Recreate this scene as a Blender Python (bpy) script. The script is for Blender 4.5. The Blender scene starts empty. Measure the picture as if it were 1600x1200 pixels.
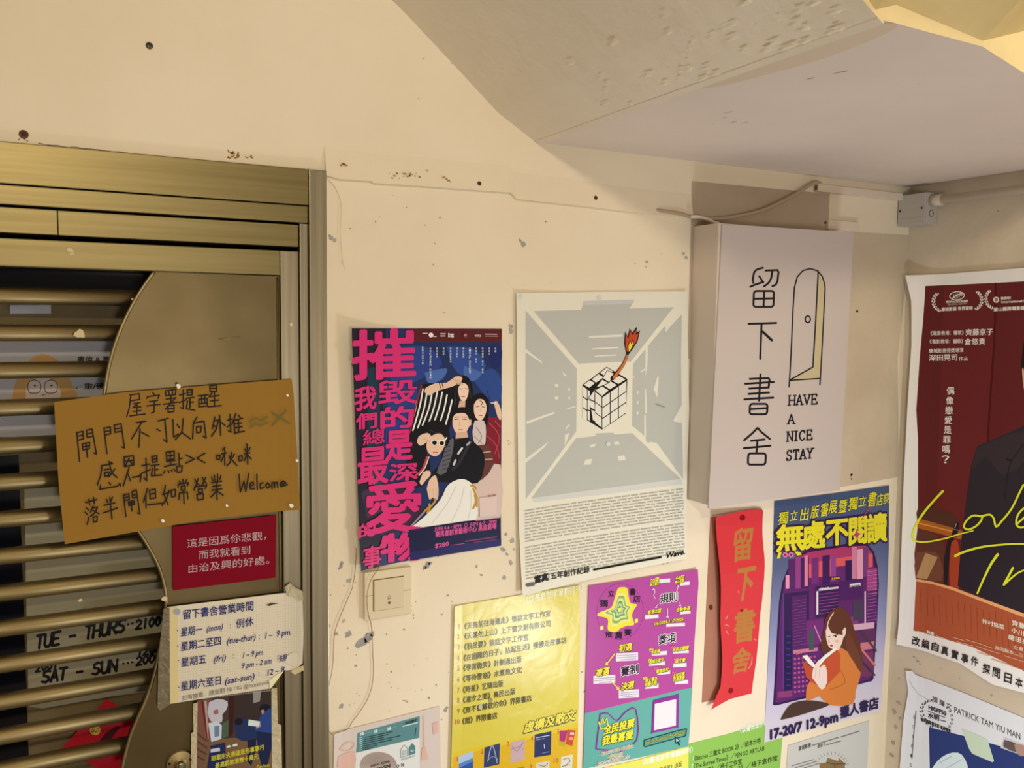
import bpy, bmesh, math, random
from mathutils import Vector, Matrix
random.seed(4)
SC = bpy.context.scene
COL = SC.collection

# ------------------------------------------------------------------ camera, world, lights, exposure
FPX, PITCH, ROLL, YAW = 1340.0, -0.0765, 0.0108, 0.4874
EYE = Vector((0, 0, 1.6))
FWD = Vector((math.sin(YAW)*math.cos(PITCH), math.cos(YAW)*math.cos(PITCH), math.sin(PITCH)))
_r = FWD.cross(Vector((0, 0, 1))).normalized()
_u = _r.cross(FWD)
RGT = math.cos(ROLL)*_r + math.sin(ROLL)*_u
UPV = -math.sin(ROLL)*_r + math.cos(ROLL)*_u
cam = bpy.data.objects.new('camera', bpy.data.cameras.new('camera'))
COL.objects.link(cam)
cam.data.sensor_width = 36
cam.data.lens = FPX*36/1600
cam.data.clip_start = 0.01
m = Matrix((RGT, UPV, -FWD)).transposed().to_4x4()
m.translation = EYE
cam.matrix_world = m
SC.camera = cam
SC.view_settings.view_transform = 'Standard'
SC.view_settings.look = 'None'
SC.view_settings.gamma = 1
SC.view_settings.exposure = -0.10
W = bpy.data.worlds.new('world')
SC.world = W
W.use_nodes = True
_n, _l = W.node_tree.nodes, W.node_tree.links.new
_tc, _sp, _mr, _mx = _n.new('ShaderNodeTexCoord'), _n.new('ShaderNodeSeparateXYZ'), _n.new('ShaderNodeMapRange'), _n.new('ShaderNodeMix')
_mx.data_type = 'RGBA'
_mx.inputs['A'].default_value = (0.80, 0.84, 0.92, 1)      # neutral light from the street below
_mx.inputs['B'].default_value = (1.0, 0.78, 0.50, 1)       # warm light from the stairwell above
_mr.inputs['From Min'].default_value = -0.34
_mr.inputs['From Max'].default_value = 0.06
_l(_tc.outputs['Generated'], _sp.inputs[0]); _l(_sp.outputs['Z'], _mr.inputs['Value'])
_l(_mr.outputs['Result'], _mx.inputs['Factor']); _l(_mx.outputs['Result'], _n['Background'].inputs[0])
_n['Background'].inputs[1].default_value = 0.27

def lamp(name, kind, loc, power, color, size=0.1, aim=None):
    d = bpy.data.lights.new(name, kind)
    d.energy = power
    d.color = color
    if kind == 'AREA':
        d.shape = 'DISK'
        d.size = size
    else:
        d.shadow_soft_size = size
    o = bpy.data.objects.new(name, d)
    o.location = loc
    if aim:
        o.rotation_euler = (Vector(aim)-Vector(loc)).to_track_quat('-Z', 'Y').to_euler()
    COL.objects.link(o)
    return o
lamp('stair_lamp', 'POINT', (-0.25, -0.95, 2.46), 80, (1.0, 0.83, 0.58), 0.09)
lamp('fill_lamp', 'POINT', (0.30, -1.40, 1.10), 62, (1.0, 0.90, 0.76), 0.22)  # added fill behind the camera, brightens the middle and lower wall
lamp('shop_lamp', 'POINT', (1.22, 0.70, 0.66), 16.5, (0.90, 0.95, 1.0), 0.09)
lamp('alcove_lamp', 'POINT', (1.66, 0.32, 2.20), 9.5, (1.0, 0.88, 0.60), 0.05)

# ------------------------------------------------------------------ helpers
def ray(px, py):
    return FWD + RGT*((px-800)/FPX) - UPV*((py-600)/FPX)
class Back:                       # a plane facing the camera, parallel to the poster wall, y = c
    def __init__(s, c): s.c = c
    def hit(s, px, py, off=0.0):
        d = ray(px, py); t = (s.c-off)/d.y
        return d.x*t, EYE.z+d.z*t
    def pos(s, a, b, h): return Vector((a, s.c-h, b))
class Side:                       # a plane on the right-hand wall, x = c
    def __init__(s, c): s.c = c
    def hit(s, px, py, off=0.0):
        d = ray(px, py); t = (s.c-off)/d.x
        return -d.y*t, EYE.z+d.z*t
    def pos(s, a, b, h): return Vector((s.c-h, -a, b))
WALL_Y, WALL_X = 1.46, 1.897
WB, WR = Back(WALL_Y), Side(WALL_X)

def lin(c):
    return tuple(((v/255)/12.92 if v/255 <= .04045 else ((v/255+.055)/1.055)**2.4) for v in c)
MATS = {}
def ink(c, ref=None, rough=.5, bump=0.0, spec=.2, scale=14):
    """flat ink or paint; c is the colour as seen, ref the colour white paper has at that spot"""
    key = (tuple(c), ref, rough, bump, spec)
    if key in MATS: return MATS[key]
    l = lin(c)
    if ref:
        r = lin(ref)
        l = tuple(min(.88, .82*a/max(b, .02)) for a, b in zip(l, r))
    mt = bpy.data.materials.new('ink')
    mt.use_nodes = True
    nt = mt.node_tree
    b = nt.nodes['Principled BSDF']
    b.inputs['Base Color'].default_value = (*l, 1)
    b.inputs['Roughness'].default_value = rough
    b.inputs['Specular IOR Level'].default_value = spec
    if bump:
        tc = nt.nodes.new('ShaderNodeTexCoord')
        nz = nt.nodes.new('ShaderNodeTexNoise')
        nz.inputs['Scale'].default_value = scale
        nz.inputs['Detail'].default_value = 3
        nz.inputs['Distortion'].default_value = .6
        bp = nt.nodes.new('ShaderNodeBump')
        bp.inputs['Strength'].default_value = bump
        bp.inputs['Distance'].default_value = .02
        nt.links.new(tc.outputs['Object'], nz.inputs['Vector'])
        nt.links.new(nz.outputs['Fac'], bp.inputs['Height'])
        nt.links.new(bp.outputs['Normal'], b.inputs['Normal'])
    MATS[key] = mt
    return mt

def noise_mat(name, c1, c2, scale, rough=.7, bump=.1, bscale=60, metal=0, stretch=(1, 1, 1), spec=.3, detail=5, lo=.35, hi=.65):
    mt = bpy.data.materials.new(name)
    mt.use_nodes = True
    nt = mt.node_tree
    b = nt.nodes['Principled BSDF']
    tc = nt.nodes.new('ShaderNodeTexCoord')
    mp = nt.nodes.new('ShaderNodeMapping')
    mp.inputs['Scale'].default_value = stretch
    nz = nt.nodes.new('ShaderNodeTexNoise')
    nz.inputs['Scale'].default_value = scale
    nz.inputs['Detail'].default_value = detail
    cr = nt.nodes.new('ShaderNodeValToRGB')
    cr.color_ramp.elements[0].position = lo
    cr.color_ramp.elements[1].position = hi
    cr.color_ramp.elements[0].color = (*lin(c1), 1)
    cr.color_ramp.elements[1].color = (*lin(c2), 1)
    n2 = nt.nodes.new('ShaderNodeTexNoise')
    n2.inputs['Scale'].default_value = bscale
    n2.inputs['Detail'].default_value = 6
    bp = nt.nodes.new('ShaderNodeBump')
    bp.inputs['Strength'].default_value = bump
    bp.inputs['Distance'].default_value = .004
    L = nt.links.new
    L(tc.outputs['Object'], mp.inputs['Vector'])
    L(mp.outputs['Vector'], nz.inputs['Vector'])
    L(mp.outputs['Vector'], n2.inputs['Vector'])
    L(nz.outputs['Fac'], cr.inputs['Fac'])
    L(cr.outputs['Color'], b.inputs['Base Color'])
    L(n2.outputs['Fac'], bp.inputs['Height'])
    L(bp.outputs['Normal'], b.inputs['Normal'])
    b.inputs['Roughness'].default_value = rough
    b.inputs['Metallic'].default_value = metal
    b.inputs['Specular IOR Level'].default_value = spec
    return mt

def link(name, bm, mats, parent=None, loc=None, smooth=False):
    me = bpy.data.meshes.new(name)
    bmesh.ops.recalc_face_normals(bm, faces=bm.faces)
    bm.to_mesh(me); bm.free()
    for x in (mats if isinstance(mats, (list, tuple)) else [mats]): me.materials.append(x)
    if smooth:
        for p in me.polygons: p.use_smooth = True
    o = bpy.data.objects.new(name, me)
    COL.objects.link(o)
    if loc is not None:
        for v in me.vertices: v.co -= Vector(loc)
        o.location = loc
    if parent:
        o.parent = parent
        off = Vector((0, 0, 0)); q = parent
        while q: off += q.location; q = q.parent
        if loc is None:
            for v in me.vertices: v.co -= off
        else: o.location = Vector(loc)-off
    return o
def tag(o, label, cat, group=None):
    o['label'] = label; o['category'] = cat
    if group: o['group'] = group
    return o
def empty(name, loc, label, cat, group=None):
    o = bpy.data.objects.new(name, None)
    o.location = loc; o.empty_display_size = .02
    COL.objects.link(o)
    return tag(o, label, cat, group)
def struct(o):
    o['kind'] = 'structure'; return o
def box(bm, x0, x1, y0, y1, z0, z1, bev=0.0, rot=None):
    r = bmesh.ops.create_cube(bm, size=1)
    vs = r['verts']
    for v in vs:
        v.co = Vector(((x0+x1)/2+v.co.x*(x1-x0), (y0+y1)/2+v.co.y*(y1-y0), (z0+z1)/2+v.co.z*(z1-z0)))
    if bev:
        es = list({e for v in vs for e in v.link_edges})
        bmesh.ops.bevel(bm, geom=es, offset=bev, segments=2, affect='EDGES', profile=.6)
def prism(bm, pts, d):
    """pts 3-D polygon, extruded by vector d"""
    a = [bm.verts.new(p) for p in pts]
    b = [bm.verts.new(Vector(p)+Vector(d)) for p in pts]
    bm.faces.new(a); bm.faces.new(b[::-1])
    n = len(a)
    for i in range(n): bm.faces.new((a[i], b[i], b[(i+1) % n], a[(i+1) % n]))
def tube(bm, pts, r, seg=8, cap=True):
    pts = [Vector(p) for p in pts]
    rings = []
    ref = Vector((0.123, 0.9, 0.41)).normalized()
    for i, p in enumerate(pts):
        t = (pts[min(i+1, len(pts)-1)]-pts[max(i-1, 0)]).normalized()
        x = t.cross(ref)
        if x.length < .05: x = t.cross(Vector((1, 0, 0)))
        x.normalize(); y = t.cross(x)
        rr = r[i] if isinstance(r, (list, tuple)) else r
        rings.append([bm.verts.new(p+x*rr*math.cos(2*math.pi*k/seg)+y*rr*math.sin(2*math.pi*k/seg)) for k in range(seg)])
    for a, b in zip(rings, rings[1:]):
        for k in range(seg): bm.faces.new((a[k], a[(k+1) % seg], b[(k+1) % seg], b[k]))
    if cap:
        bm.faces.new(rings[0][::-1]); bm.faces.new(rings[-1])
def smooth_pts(pts, n=6):
    """Catmull-Rom through the points (tuples of any dimension)"""
    out = []
    P = [pts[0]]+list(pts)+[pts[-1]]
    for i in range(1, len(P)-2):
        p0, p1, p2, p3 = P[i-1], P[i], P[i+1], P[i+2]
        for k in range(n):
            t = k/n
            out.append(tuple(.5*(2*b+(c-a)*t+(2*a-5*b+4*c-d)*t*t+(3*b-a-3*c+d)*t**3) for a, b, c, d in zip(p0, p1, p2, p3)))
    out.append(tuple(pts[-1]))
    return out

GLY = {}
def glyphs(s):
    """vertices and faces of a string, in em units, from the built-in font"""
    if s in GLY: return GLY[s]
    c = bpy.data.curves.new('text', 'FONT')
    c.body = s; c.resolution_u = 2
    o = bpy.data.objects.new('text', c)
    COL.objects.link(o)
    ev = o.evaluated_get(bpy.context.evaluated_depsgraph_get())
    me = ev.to_mesh()
    vs = [(v.co.x, v.co.y) for v in me.vertices]
    fs = [tuple(p.vertices) for p in me.polygons]
    ev.to_mesh_clear()
    bpy.data.objects.remove(o); bpy.data.curves.remove(c)
    GLY[s] = (vs, fs)
    return GLY[s]

class Sheet:
    """a paper sheet (or any flat printed face) hung on a plane; print is laid on it as thin ink meshes"""
    def __init__(s, name, label, cat, outline, frame, plane, color, ref, gap=.002, fu=None, gv=None, cuts=(1, 1), rough=.5,
                 bump=0.0, spec=.2, thick=.0005, group=None, parent=None, root=None, paper=None, part=None):
        s.plane, s.ref, s.gap, s.rough, s.bump, s.spec = plane, ref, gap, rough, bump, spec
        s.f = frame
        s.fu, s.gv, s.cuts = fu, gv, cuts
        s.z = 0.0; s.bm = None
        P = [s.px(*q) for q in outline]
        xs = [p[0] for p in P]; ys = [p[1] for p in P]
        s.a0, s.a1, s.b0, s.b1 = min(xs), max(xs), min(ys), max(ys)
        s.o3 = plane.pos((s.a0+s.a1)/2, (s.b0+s.b1)/2, gap)
        bm = bmesh.new()
        bm.faces.new([bm.verts.new((p[0], p[1], 0)) for p in P])
        s.cut(bm)
        s.lift(bm, back=thick)
        s.obj = link(part or name, bm, paper or ink(color, ref, rough, bump, spec), loc=None, smooth=False)
        for v in s.obj.data.vertices: v.co -= s.o3
        if root:
            s.obj.parent = root; s.obj.location = s.o3-root.location
        else:
            s.obj.location = s.o3
            tag(s.obj, label, cat, group)
        s.root = s.obj
    def px(s, x, y):
        fx, fy, fs = s.f
        return s.plane.hit(fx+fs*x, fy+fs*y, s.gap)
    def h(s, a, b):
        u = (a-s.a0)/(s.a1-s.a0); v = (b-s.b0)/(s.b1-s.b0)
        return (s.fu(u) if s.fu else 0)+(s.gv(v) if s.gv else 0)
    def cut(s, bm):
        for k in range(1, s.cuts[0]):
            bmesh.ops.bisect_plane(bm, geom=bm.verts[:]+bm.edges[:]+bm.faces[:], dist=1e-7, plane_co=(s.a0+(s.a1-s.a0)*k/s.cuts[0], 0, 0), plane_no=(1, 0, 0))
        for k in range(1, s.cuts[1]):
            bmesh.ops.bisect_plane(bm, geom=bm.verts[:]+bm.edges[:]+bm.faces[:], dist=1e-7, plane_co=(0, s.b0+(s.b1-s.b0)*k/s.cuts[1], 0), plane_no=(0, 1, 0))
    def grid_h(s, a, b):            # height on the folded (piecewise flat) sheet
        def pl(f, t, n):
            if not f: return 0
            t = min(max(t, -.05), 1.05)*n; i = math.floor(t)
            i = min(max(i, 0), n-1)
            return f(i/n)+(f((i+1)/n)-f(i/n))*(t-i)
        return pl(s.fu, (a-s.a0)/(s.a1-s.a0), s.cuts[0])+pl(s.gv, (b-s.b0)/(s.b1-s.b0), s.cuts[1])
    def lift(s, bm, back=None):
        for v in bm.verts:
            a, b, z = v.co
            v.co = s.plane.pos(a, b, s.gap+s.grid_h(a, b)+z)
        if back:
            n = s.plane.pos(0, 0, 0)-s.plane.pos(0, 0, back)
            fs = bm.faces[:]; bd = [e for e in bm.edges if len(e.link_faces) == 1]
            mp = {v: bm.verts.new(v.co+n) for v in bm.verts[:]}
            for f in fs: bm.faces.new([mp[v] for v in reversed(f.verts)])
            for e in bd:
                a, b = e.verts
                bm.faces.new((a, b, mp[b], mp[a]))
    # --- printing
    def begin(s, name, label=None):
        s.end()
        s.bm = bmesh.new(); s.cur = name; s.mats = []; s.lab = label
    def end(s):
        if s.bm is None: return
        if s.fu or s.gv: s.cut(s.bm)
        s.lift(s.bm)
        me = bpy.data.meshes.new(s.cur)
        for v in s.bm.verts: v.co -= s.o3
        s.bm.to_mesh(me); s.bm.free(); s.bm = None
        for x in s.mats: me.materials.append(x)
        o = bpy.data.objects.new(s.cur, me)
        COL.objects.link(o)
        o.parent = s.obj
        if s.lab: o['label'] = s.lab
        return o
    def mi(s, c):
        mt = ink(c, s.ref, s.rough, s.bump, s.spec) if isinstance(c, tuple) else c
        if mt not in s.mats: s.mats.append(mt)
        return s.mats.index(mt)
    def _face(s, pts, k, z):
        try:
            f = s.bm.faces.new([s.bm.verts.new((p[0], p[1], z)) for p in pts])
            f.material_index = k
        except ValueError: pass
    def up(s, d=1.2e-5):
        s.z += d
        return s.z
    def poly(s, pts, c, sm=0):
        if sm: pts = smooth_pts(list(pts)+[pts[0]], sm)[:-1]
        z = s.up(); k = s.mi(c)
        s._face([s.px(*p) for p in pts], k, z)
    def quad(s, x0, y0, x1, y1, c, sk=0):
        s.poly([(x0, y0), (x1, y0+sk), (x1, y1+sk), (x0, y1)], c)
    def disc(s, x, y, rx, c, ry=None, n=14):
        ry = ry or rx
        s.poly([(x+rx*math.cos(2*math.pi*i/n), y+ry*math.sin(2*math.pi*i/n)) for i in range(n)], c)
    def line(s, pts, w, c, sm=0, closed=False, taper=None):
        if closed: pts = list(pts)+[pts[0]]
        if sm: pts = smooth_pts(pts, sm)
        z = s.up(); k = s.mi(c); n = len(pts)
        for i in range(n-1):
            (x0, y0), (x1, y1) = pts[i], pts[i+1]
            dx, dy = x1-x0, y1-y0; L = math.hypot(dx, dy)
            if L < 1e-6: continue
            wa = w*(1 if not taper else 1+(taper-1)*i/(n-1))/2
            wb = w*(1 if not taper else 1+(taper-1)*(i+1)/(n-1))/2
            nx, ny = -dy/L, dx/L
            z = s.up(1e-6)
            s._face([s.px(x0+nx*wa, y0+ny*wa), s.px(x1+nx*wb, y1+ny*wb), s.px(x1-nx*wb, y1-ny*wb), s.px(x0-nx*wa, y0-ny*wa)], k, z)
        for i, (x, y) in enumerate(pts):
            if sm and 0 < i < n-1 and i % 2: continue
            r = w*(1 if not taper else 1+(taper-1)*i/(n-1))/2
            z = s.up(1e-6)
            s._face([s.px(x+r*math.cos(math.pi*q/4), y+r*math.sin(math.pi*q/4)) for q in range(8)], k, z)
    def lines(s, strokes, w, c, sm=0):
        for q in strokes: s.line(q, w, c, sm)
    def _stamp(s, vs, fs, fn, k, bold, em):
        offs = [(0, 0)] if not bold else [(bold*math.cos(math.pi*q/3), bold*math.sin(math.pi*q/3)) for q in range(6)]
        s.up()
        for ox, oy in offs:
            z = s.up(1e-6)
            bv = []
            for x, y in vs:
                a, b = s.px(*fn(x+ox*em, y+oy*em))
                bv.append(s.bm.verts.new((a, b, z)))
            for f in fs:
                try:
                    q = s.bm.faces.new([bv[i] for i in f]); q.material_index = k
                except ValueError: pass
    def text(s, t, p0, p1, h, c, slant=0.0, bold=0.0, natural=False):
        """baseline from p0 to p1 (crop coordinates), em height h; slant shears the top to the right"""
        vs, fs = glyphs(t)
        if not vs: return
        w = max(v[0] for v in vs)
        ex = ((p1[0]-p0[0])/w, (p1[1]-p0[1])/w)
        if natural:
            L = math.hypot(p1[0]-p0[0], p1[1]-p0[1])
            ex = ((p1[0]-p0[0])/L*h, (p1[1]-p0[1])/L*h)
        fn = lambda x, y: (p0[0]+ex[0]*x+slant*h*y, p0[1]+ex[1]*x-h*y)
        s._stamp(vs, fs, fn, s.mi(c), bold, 1)
    def boxed(s, ch, x0, y0, x1, y1, c, bold=0.0, skew=0.0, slant=0.0):
        """one character stretched to fill a box; skew drops (+) or lifts (-) the right side"""
        vs, fs = glyphs(ch)
        ax = min(v[0] for v in vs); bx = max(v[0] for v in vs)
        ay = min(v[1] for v in vs); by = max(v[1] for v in vs)
        sx = (x1-x0)/(bx-ax); sy = (y1-y0)/(by-ay)
        fn = lambda x, y: (x0+(x-ax)*sx+slant*(y-ay)*sy, y1-(y-ay)*sy+skew*(x-ax)/(bx-ax))
        s._stamp(vs, fs, fn, s.mi(c), bold, 1)
    def column(s, t, p0, p1, w, c, bold=0.0, h=None, skew=0.0):
        n = len(t)
        st = (p1[1]-p0[1])/n
        for i, ch in enumerate(t):
            cx = p0[0]+(p1[0]-p0[0])*(i+.5)/n; cy = p0[1]+st*(i+.5)
            hh = h or st*.85
            vs, fs = glyphs(ch)
            if not vs: continue
            fn = lambda x, y: (cx+(x-.5)*w, cy-(y-.38)*hh+skew*(x-.5))
            s._stamp(vs, fs, fn, s.mi(c), bold, 1)
# ------------------------------------------------------------------ the setting
M_WALL = noise_mat('cream_plaster', (228, 216, 193), (238, 228, 208), 2.2, .75, .25, 35)
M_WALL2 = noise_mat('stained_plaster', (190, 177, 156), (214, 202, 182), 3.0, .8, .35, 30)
M_SOFF = noise_mat('soffit_paint', (226, 215, 194), (236, 226, 206), 2.5, .7, .5, 28)
M_CEIL = noise_mat('ceiling_paint', (214, 202, 193), (224, 213, 204), 2.0, .8, .15, 25)
M_FLOOR = noise_mat('floor_concrete', (120, 112, 100), (150, 140, 126), 6, .8, .2, 40)
M_PATCH = noise_mat('bare_plaster', (176, 160, 142), (186, 170, 152), 8, .85, .2, 50)
M_CHIP = noise_mat('grey_filler', (146, 149, 150), (176, 175, 170), 30, .9, .3, 80)
M_RUST = noise_mat('brown_flake', (146, 112, 62), (184, 150, 96), 60, .9, .3, 80)

GX = WB.hit(509, 700)[0]                         # right edge of the gate frame
GZ = (WB.hit(0, 224)[1]+WB.hit(485, 269.5)[1])/2  # top of the gate frame
bm = bmesh.new()
prism(bm, [(-2.2, WALL_Y, 3.3), (-2.2, WALL_Y, GZ), (GX, WALL_Y, GZ), (GX, WALL_Y, 0), (WALL_X+.1, WALL_Y, 0), (WALL_X+.1, WALL_Y, 3.3)], (0, .12, 0))
wall = struct(link('wall_back', bm, M_WALL))
# the thicker plaster coat that ends in a stepped ledge above the posters
led = [(509, 274), (530, 280), (579, 283), (582, 286), (660, 291), (740, 297), (797, 301), (806, 311), (900, 321), (1000, 333), (1082, 341)]
bm = bmesh.new()
pts = [WB.hit(*p, .006) for p in led]
n_ = len(pts)
F = [bm.verts.new((a, WALL_Y-.009, b)) for a, b in pts]; T = [bm.verts.new((a, WALL_Y-.0002, b+.05)) for a, b in pts]; Bk = [bm.verts.new((a, WALL_Y+.002, b)) for a, b in pts]
for i in range(n_-1):
    bm.faces.new((F[i], F[i+1], T[i+1], T[i])); bm.faces.new((F[i], Bk[i], Bk[i+1], F[i+1]))
struct(link('trim_1', bm, M_WALL))
bm = bmesh.new()
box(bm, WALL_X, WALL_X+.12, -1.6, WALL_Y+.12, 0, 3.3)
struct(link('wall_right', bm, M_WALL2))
bm = bmesh.new()
box(bm, -2.2, WALL_X+.12, -2.2, WALL_Y+.9, -.1, 0)
struct(link('floor', bm, M_FLOOR))

# landing slab, its fascia, and the two sloping flights that meet it
CZ = 1.937
X0, Y0 = .816, .680
X1, Y1 = 1.008, .684
X2, Y2 = 1.146, .722
X3, Y3 = WALL_X, .93
bm = bmesh.new()
prism(bm, [(X0, WALL_Y, CZ), (X0, Y0, CZ), (X1, Y1, CZ), (X2, Y2, CZ), (X3, Y3, CZ), (X3, WALL_Y, CZ)], (0, 0, .11))
M_YEL = noise_mat('yellowed_edge_paint', (214, 196, 150), (228, 212, 168), 6, .75, .6, 26)
slab = struct(link('ceiling', bm, [M_CEIL, M_YEL]))
for f in slab.data.polygons:
    if f.normal.y < -.5: f.material_index = 1
bm = bmesh.new()                                  # flight rising to the left along the wall
n = 14
def soff(i):
    t = i/n
    x = X0+.01-1.25*t
    return x, CZ+.003+.73*(X0-x)-.015*math.sin(min(1, t*6)*math.pi)
A = [soff(i) for i in range(n+1)]
ring = [(x, z) for x, z in A]+[(A[-1][0], A[-1][1]+.2), (X0+.01, CZ+.2)]
prism(bm, [(x, Y0-.0, z) for x, z in ring], (0, WALL_Y-Y0, 0))
fl = struct(link('ceiling_flight_left', bm, [M_SOFF, M_YEL]))
for f in fl.data.polygons:
    if abs(f.normal.y) > .5: f.material_index = 1
bm = bmesh.new()                                  # flight rising towards the camera
P = [(X0-.16, Y0+.001, CZ+.121), (X0-.004, Y0+.001, CZ+.008), (X0+.03, Y0+.001, CZ+.020), (X1, Y1, CZ+.007), (X3, Y3, CZ+.29)]
Q = [(x, y-1.0, z+.78) for x, y, z in P]
pv = [bm.verts.new(p) for p in P]; qv = [bm.verts.new(p) for p in Q]; uv = [bm.verts.new((x, y, z+.16)) for x, y, z in P]; vv = [bm.verts.new((x, y, z+.16)) for x, y, z in Q]
for k in range(4):
    bm.faces.new((pv[k], pv[k+1], qv[k+1], qv[k])); bm.faces.new((uv[k], uv[k+1], vv[k+1], vv[k])); bm.faces.new((pv[k], pv[k+1], uv[k+1], uv[k])); bm.faces.new((qv[k], qv[k+1], vv[k+1], vv[k]))
bm.faces.new((pv[0], qv[0], vv[0], uv[0])); bm.faces.new((pv[4], qv[4], vv[4], uv[4]))
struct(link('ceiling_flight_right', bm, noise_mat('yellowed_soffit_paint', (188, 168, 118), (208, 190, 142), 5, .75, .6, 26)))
bm = bmesh.new()                                  # beam face that turns towards the right wall
prism(bm, [(X1, Y1+.0005, CZ+.0005), (X2, Y2+.0005, CZ+.0005), (X3, Y3+.0005, CZ+.0005), (X3, Y3+.08, CZ+.0005), (X1, Y1+.08, CZ+.0005)], (0, 0, .5))
struct(link('ceiling_beam', bm, noise_mat('yellowed_beam_paint', (226, 208, 162), (236, 220, 176), 6, .75, .6, 26)))

def blob(bm, px, py, r, plane=WB, h=.0008, n=9, ex=1.0, rot=0.0, off=0.0):
    c = plane.hit(px, py, off); k = .00115*r
    P = []
    for i in range(n):
        t = 2*math.pi*i/n; q = k*random.uniform(.55, 1.25)
        x, y = q*math.cos(t)*ex, q*math.sin(t)
        P.append(plane.pos(c[0]+x*math.cos(rot)-y*math.sin(rot), c[1]+x*math.sin(rot)+y*math.cos(rot), off+h))
    bm.faces.new([bm.verts.new(p) for p in P])
# plaster scars and old paint on the wall
bm = bmesh.new()
for x, y, r in ((818, 381, 6), (813, 376, 3), (517, 371, 4), (523, 375, 3), (1010, 409, 4), (1009, 417, 2), (797, 510, 5), (798, 517, 4), (786, 859, 6), (792, 866, 4),
                (803, 858, 3), (798, 880, 5), (667, 883, 6), (672, 880, 3), (663, 887, 3), (532, 886, 5), (534, 879, 3), (546, 907, 5), (512, 976, 4), (537, 970, 3), (544, 991, 6),
                (566, 1004, 9), (574, 996, 8), (582, 990, 4), (533, 1103, 4), (1068, 396, 4), (1072, 403, 3), (1330, 742, 3), (1330, 748, 2), (752, 898, 3), (745, 885, 3), (788, 902, 4),
                (698, 1105, 3), (696, 1110, 3), (670, 1090, 2), (636, 1096, 2), (1339, 486, 3), (1036, 880, 4), (1042, 878, 3), (1400, 1040, 4), (800, 845, 5), (790, 835, 3),
                (525, 990, 3), (556, 1040, 2), (690, 960, 2), (700, 930, 2), (820, 935, 2), (909, 1050, 2), (913, 1080, 2)):
    blob(bm, x, y, r, ex=random.uniform(.6, 1.3), rot=random.uniform(0, 3))
link('plaster_scars', bm, M_CHIP, wall)
bm = bmesh.new()
for k in range(70):
    blob(bm, random.uniform(515, 1080), random.uniform(300, 1200), random.uniform(.7, 1.6), n=6)
for k in range(45):
    blob(bm, random.uniform(512, 700), random.uniform(890, 1150), random.uniform(.6, 1.5), n=6)
for x0, x1, y0, y1, q in ((353, 378, 234, 240, 8), (355, 372, 240, 248, 10), (380, 395, 244, 250, 5), (608, 632, 270, 280, 9), (632, 668, 266, 277, 10), (690, 710, 276, 286, 6), (396, 404, 259, 263, 3), (530, 548, 255, 259, 4),
                         (1100, 1140, 350, 356, 0)):
    for k in range(q):
        blob(bm, random.uniform(x0, x1), random.uniform(y0, y1), random.uniform(.5, 1.7), n=7, ex=1.8, off=.0066 if x0 > 509 else 0)
for x, y in ((662, 92), (654, 154), (706, 99), (800, 509), (798, 692), (794, 689), (795, 694)):
    blob(bm, x, y, 1.2, n=6)
link('paint_flecks', bm, M_RUST, wall)
bm = bmesh.new()
for x, y, r in ((1404, 1098, 7), (1398, 1112, 8), (1406, 1122, 6), (1400, 1136, 5), (1396, 1160, 6), (1394, 1180, 7), (1428, 1026, 3), (1434, 1033, 4), (1438, 1038, 2), (1549, 1086, 3), (1405, 1060, 3), (1410, 1150, 3), (1560, 330, 2), (1500, 1060, 1.5), (1470, 1045, 1.5)):
    blob(bm, x, y, r, WR, ex=random.uniform(.6, 1.1), rot=random.uniform(0, 3))
link('plaster_scars', bm, noise_mat('damp_stain_grey', (150, 140, 118), (172, 160, 136), 30, .9, .3, 80), bpy.data.objects['wall_right'])
# grey unpainted patch above the light box and the yellower one beside it
bm = bmesh.new()
bm.faces.new([bm.verts.new(WB.pos(*WB.hit(*p), .0009)) for p in ((1081, 283), (1296, 303), (1294, 361), (1120, 352), (1090, 356), (1078, 560), (1074, 560), (1080, 342))])
link('bare_patch', bm, M_PATCH, wall)
bm = bmesh.new()
bm.faces.new([bm.verts.new(WB.pos(*WB.hit(*p), .0008)) for p in ((1316, 362), (1419, 368), (1415, 440), (1402, 560), (1404, 745), (1290, 765))])
link('older_paint_patch', bm, noise_mat('older_paint', (196, 182, 160), (206, 193, 171), 6, .8, .25, 40), wall)
# flaking paint along the landing edge
def flakes(bm, line, n, spread, size, plane_z):
    for k in range(n):
        t = random.random(); x = line[0][0]+(line[1][0]-line[0][0])*t; y = line[0][1]+(line[1][1]-line[0][1])*t
        x += random.uniform(-spread, spread)*.4; y += random.uniform(-spread, spread)
        yield x, y
bm = bmesh.new()
for k in range(50):                               # on the left flight, near its lower edge
    t = random.random()**.6; d = random.random()**2*.10
    y = WALL_Y-(WALL_Y-Y0)*(.25+.75*t); x = X0-.006-d
    z = CZ+.003+.73*(X0-x)-.004
    s = random.uniform(.0008, .0028); a = random.uniform(0, 3)
    P = [(x+s*math.cos(a+q)*random.uniform(.5, 1.2), y+5*s*math.sin(a+q)*random.uniform(.5, 1.2)) for q in (0, 1.1, 2.2, 3.3, 4.4, 5.4)]
    bm.faces.new([bm.verts.new((u, v, CZ+.73*(X0-u)-.0004-random.uniform(0, .0016)-.015*math.sin(min(1, (X0+.01-u)/1.25*6)*math.pi))) for u, v in P])
link('peeling_paint', bm, ink((244, 234, 212), rough=.8), bpy.data.objects['ceiling_flight_left'])
bm = bmesh.new()
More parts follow.
